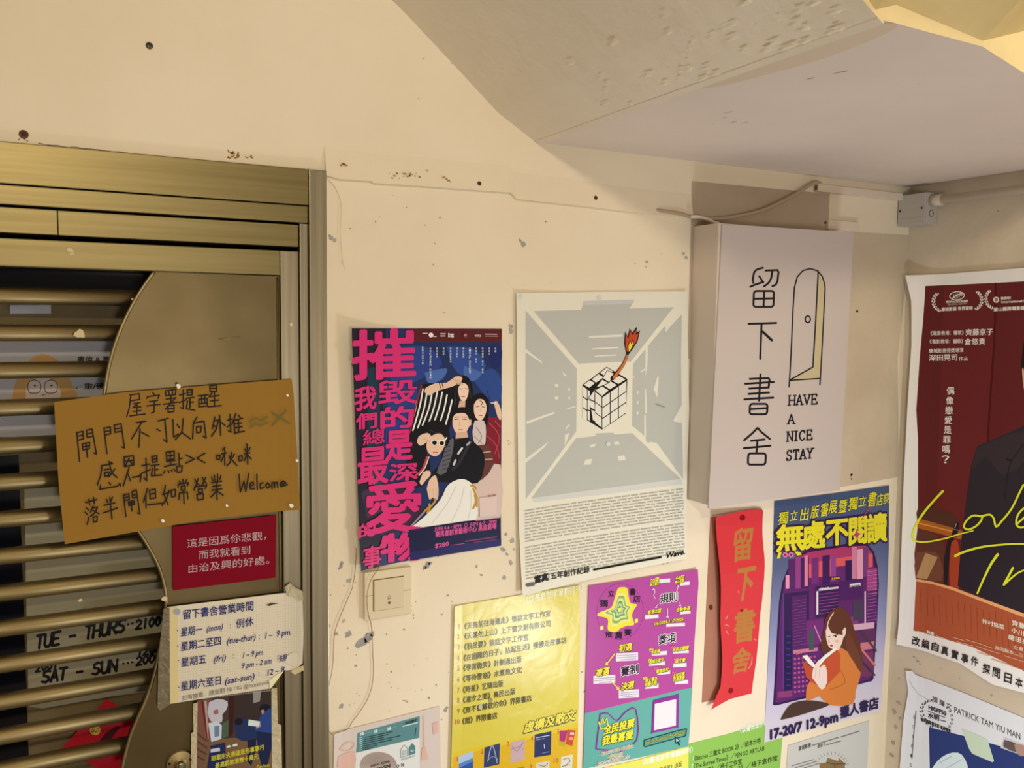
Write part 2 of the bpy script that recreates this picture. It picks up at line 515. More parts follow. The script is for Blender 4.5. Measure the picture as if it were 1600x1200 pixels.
for px, py, L in ((1260, 124, 14), (1302, 115, 24), (1130, 177, 16), (1126, 185, 10), (1140, 192, 12), (1158, 193, 12), (1410, 152, 3), (1435, 131, 3), (1360, 172, 3), (1112, 194, 3)):
    d = ray(px, py); t = (CZ-.0006-EYE.z)/d.z; d2 = ray(px+L, py-L*.18); t2 = (CZ-.0006-EYE.z)/d2.z
    a = EYE+d*t; b = EYE+d2*t2; w = Vector((0, .0024, 0))
    bm.faces.new([bm.verts.new(p) for p in (a-w*.3, (a+b)/2-w, b-w*.3, b+w*.3, (a+b)/2+w, a+w*.3)])
link('scratch_marks', bm, ink((70, 62, 54), rough=.9), slab)
bm = bmesh.new()
def ceil_pt(px, py, h=.0004):
    d = ray(px, py); t = (CZ-h-EYE.z)/d.z
    return EYE+d*t
for P in ([(1095, 138), (1160, 108), (1240, 84), (1330, 54), (1385, 36), (1400, 44), (1330, 76), (1260, 100), (1200, 116), (1130, 134)],):
    bm.faces.new([bm.verts.new(ceil_pt(*q)) for q in smooth_pts(P+[P[0]], 3)[:-1]])
link('damp_stain', bm, ink((208, 194, 174), rough=.85), slab)
# fine cracks where plaster meets steel and along the ledge
def crack(pts, r, off=.0):
    bm = bmesh.new()
    for (x0, y0), (x1, y1) in zip(pts, pts[1:]):
        n = 5
        L = [(x0+(x1-x0)*k/n, y0+(y1-y0)*k/n+random.uniform(-1, 1)) for k in range(n+1)]
        w = [random.uniform(.3, 1)*r for _ in L]
        for k in range(n):
            P = [WB.pos(*WB.hit(L[k][0], L[k][1]-w[k], off), off+.0005), WB.pos(*WB.hit(L[k+1][0], L[k+1][1]-w[k+1], off), off+.0005), WB.pos(*WB.hit(L[k+1][0], L[k+1][1]+w[k+1], off), off+.0005), WB.pos(*WB.hit(L[k][0], L[k][1]+w[k], off), off+.0005)]
            bm.faces.new([bm.verts.new(p) for p in P])
    link('plaster_crack', bm, M_CRK, wall)
M_CRK = ink((96, 76, 48), rough=.95)
crack([(60, 224), (110, 230), (158, 235), (205, 240)], .8); crack([(215, 243), (262, 247), (300, 251), (350, 257)], 1.1); crack([(395, 261), (440, 265), (480, 268)], .9)
crack([(28, 220), (33, 214), (44, 221)], .8); crack([(481, 268), (482, 262), (484, 268)], 1.0); crack([(515, 263), (540, 266)], .6)

# ------------------------------------------------------------------ steel gate and its frame
def steel(name, c1, c2, st=(1, 1, 40), rough=.34):
    return noise_mat(name, c1, c2, 4, rough, .012, 40, metal=1, stretch=st)
M_STEEL = steel('brushed_steel_flat', (122, 111, 76), (135, 123, 87), (.6, 1, 30), .42)
M_STEELV = steel('brushed_steel_upright', (140, 131, 110), (160, 151, 130), (30, 1, .6), .40)
M_TUBE = steel('satin_steel_tube', (150, 134, 96), (164, 147, 108), (1, 8, 8), .46)
M_PANEL = steel('satin_steel_sheet', (100, 88, 62), (112, 99, 72), (2, 2, 2), .42)
GY = WALL_Y-.014                                 # front of the frame
def zmid(y0, y1, x1=485, Y=GY):
    p = Back(Y)
    return (p.hit(0, y0)[1]+p.hit(x1, y1)[1])/2
XL = -.52
fr = empty('gate_frame', (GX, WALL_Y, 0), 'brushed steel frame of the slatted gate, set against the cream wall', 'door frame')
jx = Back(GY).hit(486, 700)[0]
bm = bmesh.new(); box(bm, jx, GX, GY, WALL_Y+.08, 0, GZ+.002, .0012)
link('outer_jamb', bm, M_STEELV, fr)
hz1, hz2, hz3 = zmid(284, 322), zmid(317, 349), zmid(363, 387)
bm = bmesh.new(); box(bm, XL, jx-.0006, GY+.001, WALL_Y+.08, hz1, GZ+.002, .0012)
link('header', bm, M_STEEL, fr)
bm = bmesh.new(); box(bm, XL, jx-.0006, GY+.006, WALL_Y+.08, hz2, hz1-.0012, .0012)
link('lower_header_strip', bm, M_STEEL, fr)
ix = Back(GY+.008).hit(471, 700)[0]
bm = bmesh.new(); box(bm, ix, jx-.0006, GY+.008, WALL_Y+.06, 0, hz2-.0012, .001)
link('inner_jamb', bm, M_STEELV, fr)
GP = GY+.014                                      # front of the leaf
z4a, z4b = zmid(323, 352, 470, GP), zmid(362.5, 387, 470, GP)
sx = Back(GP).hit(90.5, 350)[0]
bm = bmesh.new(); box(bm, XL, sx-.0005, GP-.004, WALL_Y+.05, z4b, z4a, .001); link('transom_strip', bm, M_STEEL, fr)
bm = bmesh.new(); box(bm, sx, ix-.001, GP-.002, WALL_Y+.05, z4b, z4a, .001); link('transom_strip', bm, M_STEEL, fr)
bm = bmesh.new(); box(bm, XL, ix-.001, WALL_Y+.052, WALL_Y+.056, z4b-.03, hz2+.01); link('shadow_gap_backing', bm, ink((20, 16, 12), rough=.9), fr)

gate = empty('metal_gate', (ix-.01, WALL_Y+.02, 0), 'closed steel security gate of round slats with a wavy sheet panel', 'gate')
rz1, rz2 = zmid(370, 393, 441, GP), zmid(415, 431, 441, GP)
lx = Back(GP).hit(441, 700)[0]; rx = Back(GP).hit(469, 700)[0]
bm = bmesh.new(); box(bm, XL, lx-.0006, GP, GP+.035, rz2, rz1, .0015); link('top_rail', bm, M_STEEL, gate)
bm = bmesh.new(); box(bm, lx, rx, GP, GP+.035, .03, rz1, .0015); link('lock_stile', bm, M_STEELV, gate)
bm = bmesh.new(); box(bm, XL-.04, XL, GP, GP+.035, .03, rz1, .0015); link('hinge_stile', bm, M_STEELV, gate)
PB = Back(GP+.006)
wave = smooth_pts([(241, 424), (216, 460), (191, 508), (173, 560), (163, 615), (160, 665), (166, 720), (183, 778), (206, 815), (222, 838), (243, 874), (254, 903), (259, 930), (259, 952), (254, 990), (243, 1046), (229, 1090), (214, 1124), (202, 1155), (190, 1205), (184, 1260)], 5)
wp = [PB.hit(*p) for p in wave]
bm = bmesh.new()
prism(bm, [(a, GP+.006, b) for a, b in wp]+[(lx-.001, GP+.006, wp[-1][1]), (lx-.001, GP+.006, rz2-.0015)], (0, .024, 0))
link('wavy_panel', bm, M_PANEL, gate)
bm = bmesh.new(); tube(bm, [(a, GP+.005, b) for a, b in wp], .0028, 8)
link('panel_rim', bm, M_TUBE, gate, smooth=True)
bm = bmesh.new(); tube(bm, [(lx-.004, GP+.006, rz2-.003), (lx-.004, GP+.006, wp[-1][1])], .0022, 6)
link('panel_weld', bm, M_TUBE, gate, smooth=True)
SY = GP+.0205; TB = Back(SY)
ys = [462, 520, 579, 637.5, 697, 754, 811.5, 869.5, 927, 982.5, 1039, 1097, 1151, 1203, 1258]
zs = [TB.hit(0, y)[1] for y in ys]
for k, z in enumerate(zs):
    best = min(wp, key=lambda p: abs(p[1]-z))
    bm = bmesh.new()
    tube(bm, [(XL, SY, z), (best[0]+.012, SY, z)], .0128, 20)
    link('slat', bm, M_TUBE, gate, smooth=True)
# lock cylinder
PL = Back(GP+.004); c = PL.hit(281, 1192)
lock = bmesh.new()
prof = [(.0001, .011), (.006, .011), (.0072, .009), (.010, .007), (.0205, .005), (.0225, .002), (.0228, -.002)]
for (r0, d0), (r1, d1) in zip(prof, prof[1:]):
    n = 28
    for q in range(n):
        a0, a1 = 2*math.pi*q/n, 2*math.pi*(q+1)/n
        P = [(c[0]+r*math.cos(t), GP+.006-d, c[1]+r*math.sin(t)) for r, d, t in ((r0, d0, a0), (r1, d1, a0), (r1, d1, a1), (r0, d0, a1))]
        lock.faces.new([lock.verts.new(p) for p in P])
bmesh.ops.remove_doubles(lock, verts=lock.verts, dist=1e-6)
lk = link('lock_rose', lock, M_TUBE, gate)
bm = bmesh.new(); box(bm, c[0]-.0035, c[0]+.0035, GP-.012, GP-.004, c[1]-.026, c[1]+.006, .0012)
link('lock_barrel', bm, M_STEELV, lk)
for sxn in (-1, 1):
    bm = bmesh.new(); bmesh.ops.create_icosphere(bm, subdivisions=2, radius=.0022, matrix=Matrix.Translation((c[0]+sxn*.0165, GP-.0005, c[1]+.004))); link('lock_screw', bm, ink((40, 36, 30), rough=.4), lk)
                                                  # paint blots and a dent scratch on the steel
def pblot(px, py, r, Y):
    bm = bmesh.new(); blob(bm, px, py, r, Back(Y), .0004, 9); link('paint_blot', bm, ink((214, 196, 160), rough=.7), gate)
pblot(123, 521, 6, SY-.0132); pblot(127, 524, 4, SY-.0133); pblot(207, 467, 2, SY-.0132)
pblot(110, 391, 4, GP); pblot(112, 397, 3, GP); pblot(455, 507, 2.5, GP); pblot(257, 935, 4, GP); pblot(125, 938, 3, SY-.0132)
bm = bmesh.new(); tube(bm, [Vector((PB.hit(x, y)[0], GP+.0055, PB.hit(x, y)[1])) for x, y in ((341, 529), (352, 531), (364, 528), (376, 526))], [.0004, .0012, .0010, .0003], 6); link('dent_scratch', bm, M_TUBE, gate, smooth=True)

# ------------------------------------------------------------------ what shows between the slats
IY = WALL_Y+.075
bm = bmesh.new(); box(bm, -.75, GX+.05, IY, IY+.04, 0, 2.1)
M_IN = noise_mat('inner_board', (112, 100, 74), (132, 118, 88), 5, .7, .15, 30)
inner = struct(link('door_1', bm, M_IN))
dk = Back(IY-.003)
bm = bmesh.new()
x_a = dk.hit(38, 980)[0]
box(bm, -.7, x_a, IY-.004, IY-.0005, .2, dk.hit(20, 712)[1])
box(bm, -.7, dk.hit(235, 440)[0], IY-.004, IY-.0005, dk.hit(60, 452)[1], dk.hit(60, 395)[1])
link('glass_panel', bm, ink((14, 16, 26), rough=.15), inner)
# ------------------------------------------------------------------ papers behind the slats
C4, C5, D7, D8 = (0, 400, .3125), (0, 780, .35), (60, 570, .2625), (230, 800, .3333)
IN = Back(IY-.005)
R_IN = (170, 155, 120)
s = Sheet('illustrated_notice', 'white notice with a cartoon orange-haired girl, behind the upper slats', 'notice', [(-40, 420), (700, 420), (700, 905), (-40, 905)], C4, IN, (128, 118, 98), R_IN, .0005)
s.begin('printed_drawing')
s.poly([(60, 715), (75, 640), (110, 570), (150, 520), (215, 488), (285, 520), (335, 580), (362, 650), (370, 715)], (140, 100, 46), 3)
s.poly([(130, 720), (132, 655), (165, 618), (215, 605), (262, 618), (294, 655), (296, 720)], (150, 128, 98), 2)
for x in (172, 255):
    s.line([(x-33, 660), (x-28, 632), (x, 620), (x+26, 632), (x+32, 660), (x+22, 682), (x-22, 684)], 4, (40, 30, 22), 3, closed=True)
    s.disc(x+2, 648, 5, (30, 22, 16))
s.line([(210, 696), (225, 693)], 4, (60, 30, 20))
s.begin('printed_text')
s.text('畫偉 & 壽衣', (385, 532), (590, 530), 36, (20, 18, 16), bold=.02)
s.text('．重/硬皮', (372, 664), (570, 664), 36, (20, 18, 16), bold=.02)
s.text('．平裝本', (372, 768), (540, 768), 36, (20, 18, 16), bold=.02)
s.quad(50, 245, 255, 290, (132, 124, 104))
s.end()
s = Sheet('opening_hours_card', 'cream card lettered TUE - THURS in black marker behind the lower slats', 'sign', [(108, -60), (760, -60), (760, 850), (500, 880), (300, 915), (190, 935), (128, 925), (118, 500)], C5, IN, (118, 104, 68), R_IN, .0012)
s.begin('marker_lettering')
K = (12, 11, 10)
def block(s, t, p0, p1, h, c, w):
    """stroke capitals in marker pen"""
    L = {'T': [[(0, 1), (1, 1)], [(.5, 1), (.5, 0)]], 'U': [[(0, 1), (.05, .2), (.3, 0), (.7, 0), (.95, .2), (1, 1)]], 'E': [[(1, 1), (0, 1), (0, 0), (1, 0)], [(0, .5), (.8, .5)]],
         'H': [[(0, 1), (0, 0)], [(1, 1), (1, 0)], [(0, .5), (1, .5)]], 'R': [[(0, 0), (0, 1), (.8, 1), (1, .75), (.8, .5), (0, .5)], [(.4, .5), (1, 0)]],
         'S': [[(1, .9), (.6, 1), (.1, .85), (.15, .6), (.8, .45), (.95, .2), (.5, 0), (0, .1)]], 'A': [[(0, 0), (.5, 1), (1, 0)], [(.2, .35), (.8, .35)]], 'N': [[(0, 0), (0, 1), (1, 0), (1, 1)]],
         '-': [[(.1, .45), (.9, .45)]], '.': [[(.4, .5), (.6, .5)]], '2': [[(0, .8), (.4, 1), (.9, .8), (.8, .5), (0, 0), (1, 0)]], '1': [[(.5, 1), (.5, 0)]], '0': [[(.5, 1), (.1, .7), (.1, .3), (.5, 0), (.9, .3), (.9, .7), (.5, 1)]], ' ': []}
    n = len(t); ax, ay = (p1[0]-p0[0])/n, (p1[1]-p0[1])/n
    for i, ch in enumerate(t):
        for st in L[ch]:
            s.line([(p0[0]+ax*(i+.82*x)+h*.12*y, p0[1]+ay*(i+.82*x)-h*y) for x, y in st], w, c)
block(s, 'TUE - THURS', (160, 668), (560, 590), 58, K, 13)
block(s, '..', (562, 580), (600, 572), 40, K, 10)
block(s, '2100', (606, 580), (720, 562), 40, K, 11)
block(s, 'SAT - SUN', (188, 820), (525, 766), 52, K, 12)
block(s, '...', (540, 755), (600, 745), 40, K, 9)
block(s, '1200', (612, 700), (720, 684), 40, K, 10)
block(s, '2000', (608, 742), (720, 722), 38, K, 10)
block(s, '2001', (160, 770), (260, 756), 40, K, 9)
s.end()
s = Sheet('red_diamond_paper', 'red diamond-shaped paper hung behind the lowest slats', 'paper decoration', [(475, 892), (640, 990), (560, 1260), (270, 1120)], C5, IN, (150, 16, 24), R_IN, .0022)
s.begin('gold_badge')
s.disc(425, 1030, 24, (186, 140, 50))
s.text('OUT', (406, 1042), (446, 1036), 24, (50, 20, 10), bold=.03)
s.poly([(440, 1085), (470, 1045), (520, 1010), (540, 1015), (500, 1065), (450, 1105)], (60, 14, 16))
s.end()

# ------------------------------------------------------------------ sheets taped on the gate
GF = GP-.0005
R_G = (218, 198, 162)
# handwritten ochre sheet: spans the slats and the wavy panel
NOTE = Back(GP-.003)
s = Sheet('ochre_notice', 'large tilted ochre notice handwritten in black marker, taped across the gate', 'notice',
          [(93, 222), (500, 165), (1000, 124), (1505, 85), (1515, 160), (1528, 380), (1540, 600), (1555, 858), (1000, 920), (600, 990), (157, 1068), (120, 700)], D7, NOTE, (140, 94, 24), R_G, .001,
          fu=lambda u: .006*max(0, (u-.85)/.15)**2, cuts=(20, 1), rough=.6)
s.begin('handwriting')
N1 = [
 # 屋宇署提醒
 [(545,180),(600,172),(603,205),(555,215)],[(550,185),(540,260),(525,310)],[(565,232),(605,225)],[(590,228),(565,255),(610,250)],[(588,240),(585,300)],[(565,278),(610,272)],[(545,305),(635,293)],
 [(680,165),(690,178)],[(645,200),(650,190),(720,180),(712,200)],[(660,220),(710,212)],[(645,245),(725,235)],[(690,215),(688,280),(672,288)],
 [(755,155),(760,185),(815,178),(818,145),(755,155)],[(775,152),(777,182)],[(797,148),(798,180)],[(760,205),(815,197)],[(788,187),(788,228)],[(745,235),(830,222)],[(818,195),(755,265)],[(770,245),(808,240),(806,278),(772,283),(770,245)],[(772,263),(806,258)],
 [(840,180),(875,172)],[(862,150),(862,262),(848,255)],[(838,225),(880,208)],[(885,150),(915,146),(915,178),(886,182),(885,150)],[(886,166),(914,162)],[(880,200),(925,193)],[(902,196),(902,255)],[(902,225),(922,222)],[(888,215),(880,262),(930,270)],
 [(950,185),(1010,178)],[(955,205),(955,250),(1005,245),(1005,200),(955,205)],[(972,182),(972,225)],[(990,180),(990,225)],[(958,232),(1003,228)],[(1020,125),(1060,122),(1060,158),(1022,160),(1020,125)],[(1021,142),(1060,140)],[(1035,165),(1015,190)],[(1020,190),(1075,182)],[(1048,165),(1048,245)],[(1025,215),(1072,210)],[(1010,250),(1088,243)],
 # 閘門不可以向外推
 [(228,400),(245,575)],[(228,405),(265,395),(268,440),(232,450)],[(230,425),(265,418)],[(285,390),(320,382),(345,530),(330,525)],[(287,392),(290,432),(322,425)],[(288,412),(320,405)],[(262,470),(305,462),(303,500),(265,506),(262,470)],[(263,488),(303,482)],[(283,466),(292,550)],
 [(390,375),(408,528)],[(390,378),(428,370),(430,410),(395,418)],[(392,398),(428,392)],[(450,360),(492,350),(512,495),(495,488)],[(452,362),(455,402),(493,395)],[(453,382),(492,375)],
 [(582,345),(640,335)],[(615,342),(555,440)],[(605,380),(598,490)],[(612,400),(658,425)],
 [(712,335),(772,318)],[(752,325),(765,460),(745,445)],[(705,384),(724,392)],
 [(800,325),(805,430),(832,412)],[(825,355),(840,375)],[(862,320),(855,400),(815,445)],[(850,400),(905,440)],
 [(945,310),(925,340)],[(922,345),(918,440)],[(922,348),(985,335),(998,435),(980,425)],[(940,370),(968,365),(966,400),(942,405),(940,370)],
 [(1050,310),(1035,380)],[(1045,335),(1070,328),(1060,380),(1030,425)],[(1045,360),(1058,372)],[(1078,300),(1085,420)],[(1085,340),(1110,360)],
 [(1125,330),(1150,322)],[(1140,295),(1145,400),(1130,392)],[(1122,370),(1155,350)],[(1175,290),(1155,345)],[(1165,330),(1168,410)],[(1165,330),(1215,318)],[(1168,352),(1210,345)],[(1170,375),(1212,368)],[(1170,405),(1225,395)],[(1190,325),(1192,400)],[(1190,300),(1200,312)],
 # 感恩提點 > < 啾咪
 [(375,600),(440,588)],[(378,602),(370,660),(350,715)],[(390,625),(420,620)],[(395,640),(420,637),(418,660),(395,663),(395,640)],[(420,575),(435,640),(468,670)],[(455,620),(420,665)],[(428,578),(440,585)],[(370,715),(365,740),(470,722),(485,705),(488,720)],[(420,700),(430,712)],
 [(510,548),(565,540),(568,595),(512,605),(510,548)],[(520,575),(560,568)],[(540,555),(520,595)],[(540,570),(562,592)],[(540,610),(505,720)],[(530,640),(548,690)],[(560,670),(600,662),(612,650),(605,695)],
 [(615,600),(660,590)],[(640,555),(645,690),(628,672)],[(615,645),(665,622)],[(675,545),(705,540),(706,575),(678,580),(675,545)],[(677,562),(705,557)],[(668,600),(718,592)],[(692,598),(693,655)],[(693,625),(712,622)],[(678,615),(672,660),(735,655)],
 [(760,520),(808,512),(808,560),(764,566),(760,520)],[(784,518),(786,590)],[(764,542),(806,537)],[(762,575),(812,568)],[(750,605),(820,590)],[(752,630),(745,645)],[(772,628),(776,640)],[(790,625),(796,636)],[(805,620),(814,630)],[(835,525),(838,600)],[(838,560),(855,555)],[(822,605),(855,600),(852,635),(826,640),(822,605)],
 [(880,537),(928,560),(878,584)],[(990,525),(942,555),(990,582)],
 [(1060,540),(1080,536),(1078,560),(1062,562),(1060,540)],[(1110,490),(1095,505)],[(1090,530),(1120,522)],[(1108,500),(1108,595)],[(1106,535),(1085,575)],[(1135,540),(1142,560)],[(1165,530),(1155,550)],[(1150,520),(1140,580),(1120,600)],[(1148,560),(1180,598)],
 [(1190,545),(1212,540),(1210,568),(1192,570),(1190,545)],[(1225,530),(1258,522)],[(1240,470),(1245,590)],[(1228,500),(1234,515)],[(1258,492),(1250,510)],[(1240,535),(1222,570)],[(1244,535),(1265,560)],
 # 落半閘但如常營業
 [(280,818),(348,800)],[(300,798),(305,832)],[(328,788),(332,825)],[(285,850),(297,862)],[(278,875),(290,888)],[(290,948),(300,905)],[(325,840),(310,875)],[(322,850),(352,845),(335,880),(310,900)],[(325,865),(360,885)],[(325,905),(350,900),(348,930),(328,935),(325,905)],
 [(405,800),(412,818)],[(440,785),(432,808)],[(390,835),(455,820)],[(385,880),(470,850)],[(425,790),(437,915)],
 [(505,770),(520,900)],[(505,775),(538,766),(540,800),(510,806)],[(508,790),(538,784)],[(555,755),(582,742),(603,885),(590,880)],[(557,758),(560,792),(588,785)],[(558,775),(585,768)],[(535,815),(570,808),(568,830),(538,836),(535,815)],[(552,808),(556,868)],[(536,825),(570,818)],
 [(648,735),(625,815)],[(638,770),(640,850)],[(660,745),(695,738),(697,790),(664,795),(660,745)],[(662,768),(696,763)],[(650,832),(735,822)],
 [(755,715),(745,765),(770,830)],[(778,745),(760,800),(735,835)],[(738,770),(785,755)],[(790,745),(815,740),(812,780),(792,785),(790,745)],
 [(858,680),(860,705)],[(838,690),(845,703)],[(882,682),(872,700)],[(830,725),(832,708),(892,700),(885,718)],[(848,722),(872,718),(872,742),(850,745),(848,722)],[(835,800),(838,762),(885,755),(888,795)],[(862,745),(866,825)],
 [(930,680),(940,700)],[(950,675),(935,720)],[(940,700),(955,715)],[(975,670),(985,690)],[(995,668),(975,710)],[(985,690),(1000,705)],[(925,745),(928,725),(1000,715),(992,735)],[(950,738),(975,735),(974,758),(952,760),(950,738)],[(942,770),(980,765),(980,798),(945,802),(942,770)],
 [(1045,655),(1048,690)],[(1065,650),(1065,688)],[(1030,668),(1036,685)],[(1085,658),(1078,680)],[(1028,700),(1090,690)],[(1035,722),(1085,715)],[(1030,745),(1090,735)],[(1060,690),(1062,800)],[(1058,750),(1025,785)],[(1064,750),(1098,775)],
 # Welcome
 [(1192,650),(1200,755),(1222,690),(1232,752),(1250,645)],[(1255,720),(1280,712),(1275,695),(1258,705),(1258,735),(1285,735)],[(1298,650),(1300,740)],[(1335,700),(1318,705),(1318,735),(1342,728)],[(1362,700),(1350,715),(1360,732),(1378,720),(1362,700)],[(1388,735),(1388,700),(1400,698),(1402,730),(1405,700),(1418,697),(1422,728)],[(1435,712),(1470,700),(1455,688),(1438,700),(1440,722),(1478,710)]]
s.lines(N1, 8.6, (28, 20, 12))
s.begin('green_marks', 'faint green wavy sign and cross')
s.lines([[(1255,335),(1290,315),(1320,328),(1360,308)],[(1258,370),(1290,348),(1322,360),(1360,340)],[(1390,285),(1490,345)],[(1470,270),(1390,358)]], 9, (98, 88, 34))
for x, y, r in ((740, 926, 11), (1120, 836, 8), (1500, 834, 13), (1532, 566, 9), (1478, 180, 8), (832, 126, 14)):
    s.begin('putty_dot', 'white lump of adhesive putty')
    s.poly([(x-r, y-r*.6), (x-r*.2, y-r), (x+r*.7, y-r*.5), (x+r, y+r*.4), (x+.2*r, y+r), (x-r*.5, y+r*.8)], (226, 214, 188), 2)
s.end()

s = Sheet('red_card', 'crimson card with three lines of pale printed characters, below the ochre notice', 'card', [(118, 68), (605, 15), (602, 308), (120, 368)], D8, Back(GF), (116, 8, 20), R_G, .001, spec=.06, rough=.65)
s.begin('printed_text')
T = (176, 146, 128)
s.text('這是因爲伱悲觀，', (185, 165), (558, 126), 44, T)
s.text('而我就看到', (240, 218), (483, 194), 44, T)
s.text('由治及興的好處。', (188, 284), (572, 240), 44, T)
s.end()

R_H = (220, 203, 178)
s = Sheet('opening_hours_sheet', 'handwritten opening-hours sheet on cream grid paper, its right edge torn and taped', 'notice',
          [(93, 446), (360, 414), (645, 379), (690, 372), (722, 402), (726, 560), (722, 700), (690, 737), (640, 742), (602, 796), (576, 828), (330, 864), (104, 900), (98, 700)], D8, Back(GF-.0015), (212, 191, 156), R_H, .002,
          fu=lambda u: .010*max(0, (u-.8)/.2)**2, cuts=(20, 1), rough=.65)
s.begin('printed_grid')
G = (196, 174, 138)
for k in range(38):
    y = 455+k*12.2
    x1 = 720 if y < 770 else 590
    s.line([(100, y), (x1, y-.12*(x1-100))], 1.1, G) if y-.12*(x1-100) > 400 and (y < 895) else None
for k in range(50):
    x = 106+k*12.3
    yt = 450-.125*(x-95); yb = 897-.13*(x-104)-(90 if x > 590 else 0)-(60 if x > 640 else 0)
    s.line([(x, yt), (x, yb)], 1.1, G)
s.poly([(95, 448), (140, 442), (146, 893), (106, 898)], (206, 178, 118))
s.begin('handwriting')
B = (28, 36, 92)
s.text('留下書舍營業時間', (165, 500), (497, 456), 48, B, bold=.012)
s.disc(142, 555, 3, B); s.disc(143, 627, 3, B); s.disc(146, 694, 3, B); s.disc(147, 820, 3, B)
s.text('星期一', (156, 580), (256, 566), 46, B, bold=.012, slant=.08)
s.text('(mon)', (275, 562), (352, 548), 40, B, bold=.012, slant=.2); s.text(':', (386, 545), (391, 544), 40, B)
s.text('例休', (416, 542), (498, 528), 46, B, bold=.012)
s.text('星期二至四', (156, 648), (345, 618), 46, B, bold=.012)
s.text('(tue-thur)', (370, 618), (505, 598), 42, B, bold=.012, slant=.2); s.text(':', (522, 594), (527, 593), 40, B)
s.text('1 –  9 pm.', (546, 594), (672, 572), 42, B, bold=.012, slant=.15)
s.text('星期五', (158, 722), (276, 704), 46, B, bold=.012)
s.text('(fri)', (308, 704), (366, 694), 42, B, bold=.012, slant=.2); s.text(':', (399, 685), (404, 684), 40, B)
s.text('1 – 9 pm', (442, 684), (540, 668), 38, B, bold=.012, slant=.2)
s.text('9 pm - 2 am', (440, 734), (580, 708), 38, B, bold=.012, slant=.2)
s.text('「失眠', (598, 706), (655, 692), 36, B, bold=.012)
s.text('星期六至日', (156, 834), (345, 804), 46, B, bold=.012)
s.text('(sat-sun)', (360, 806), (500, 782), 42, B, bold=.012, slant=.2); s.text(':', (520, 768), (525, 767), 40, B)
s.text('12 – 8', (556, 768), (640, 748), 40, B, bold=.012, slant=.15)
s.text('如有變更．請查閱 FB / IG @hansbooks', (163, 882), (582, 802), 26, (110, 100, 88))
s.begin('putty_dot', 'grey putty dot'); s.disc(138, 466, 18, (150, 146, 140), 15)
s.begin('tear', 'dark tear near the top edge'); s.poly([(555, 435), (580, 425), (618, 428), (590, 432), (572, 440)], (70, 52, 30))
M_TAPE = ink((196, 188, 160), rough=.25, bump=.5, scale=60)
M_TAPEG = ink((120, 112, 92), rough=.25, bump=.5, scale=60)
s.begin('tape_strip', 'grubby tape along the left edge')
s.poly([(76, 452), (104, 446), (107, 899), (60, 930), (48, 915), (52, 700)], M_TAPEG)
s.begin('tape_strip', 'crumpled tape at the right edge')
s.poly([(642, 350), (668, 328), (684, 345), (720, 362), (724, 402), (700, 412), (690, 395), (655, 390)], M_TAPE)
s.begin('tape_strip', 'white peeling tape at the right edge')
s.poly([(655, 672), (680, 652), (700, 655), (704, 690), (690, 720), (664, 712), (645, 700)], ink((226, 220, 204), rough=.3))
s.begin('curled_corner', 'folded bottom right corner')
s.poly([(640, 742), (602, 796), (576, 828), (570, 790), (596, 768)], (222, 204, 150))
s.poly([(670, 742), (724, 708), (727, 730), (690, 756), (680, 752)], (200, 176, 120))
s.end()

R_N = (240, 220, 185)
s = Sheet('photo_notice', 'photo notice of two officers in blue, taped under the opening-hours sheet', 'notice', [(234, 884), (582, 828), (586, 1200), (590, 1330), (222, 1330), (226, 1200)], D8, Back(GF), (72, 54, 42), R_N, .0008, rough=.35)
s.begin('printed_photo')
s.poly([(234, 884), (300, 874), (300, 1000), (290, 1200), (250, 1330), (222, 1330), (228, 1150)], (120, 82, 58))
for k, c in enumerate(((150, 62, 52), (96, 40, 38), (176, 150, 120), (130, 60, 50))):
    s.poly([(238+k*14, 890-k*2), (250+k*14, 888-k*2), (290+k*4, 1060), (276+k*4, 1062)], c)
for k in range(4):
    s.poly([(228, 1030+k*36), (282, 1070+k*32), (282, 1078+k*32), (228, 1040+k*36)], (92, 56, 34))
s.poly([(382, 862), (410, 858), (402, 1040), (382, 1060)], (64, 26, 22))
s.poly([(410, 858), (582, 830), (583, 960), (470, 985), (405, 1000)], (58, 44, 36))
s.poly([(496, 842), (534, 836), (528, 888), (498, 896)], (150, 138, 118))
s.poly([(300, 1075), (380, 1060), (585, 1050), (587, 1330), (230, 1330), (265, 1180)], (122, 88, 52))
s.poly([(290, 892), (330, 876), (376, 888), (372, 925), (352, 950), (350, 985), (300, 982), (284, 940)], (196, 184, 172), 2)
s.poly([(310, 930), (332, 924), (334, 945), (312, 950)], (170, 90, 84))
s.poly([(286, 990), (330, 980), (350, 1000), (348, 1064), (300, 1078)], (206, 202, 190))
s.poly([(314, 1005), (338, 1000), (338, 1050), (316, 1056)], (112, 128, 140))
s.poly([(352, 990), (382, 975), (380, 1050), (350, 1066)], (78, 92, 66))
s.poly([(408, 985), (430, 968), (470, 970), (512, 1000), (520, 1065), (470, 1075), (420, 1060)], (36, 48, 78), 2)
s.poly([(408, 985), (420, 968), (444, 968), (446, 990), (424, 1000)], (24, 22, 26), 2)
s.poly([(470, 1070), (512, 1062), (506, 1130), (488, 1190), (470, 1170)], (28, 32, 52))
s.poly([(526, 930), (532, 906), (560, 900), (578, 912), (574, 922), (540, 936)], (22, 22, 30), 2)
s.poly([(532, 928), (548, 926), (552, 946), (538, 950)], (176, 128, 98))
s.poly([(528, 960), (556, 935), (582, 925), (584, 1040), (540, 1050), (514, 1030), (500, 1010), (520, 990)], (44, 66, 116), 2)
s.poly([(512, 1028), (586, 1036), (587, 1090), (566, 1180), (540, 1200), (520, 1130)], (30, 36, 62))
s.poly([(508, 1000), (530, 990), (534, 1004), (512, 1016)], (186, 140, 108))
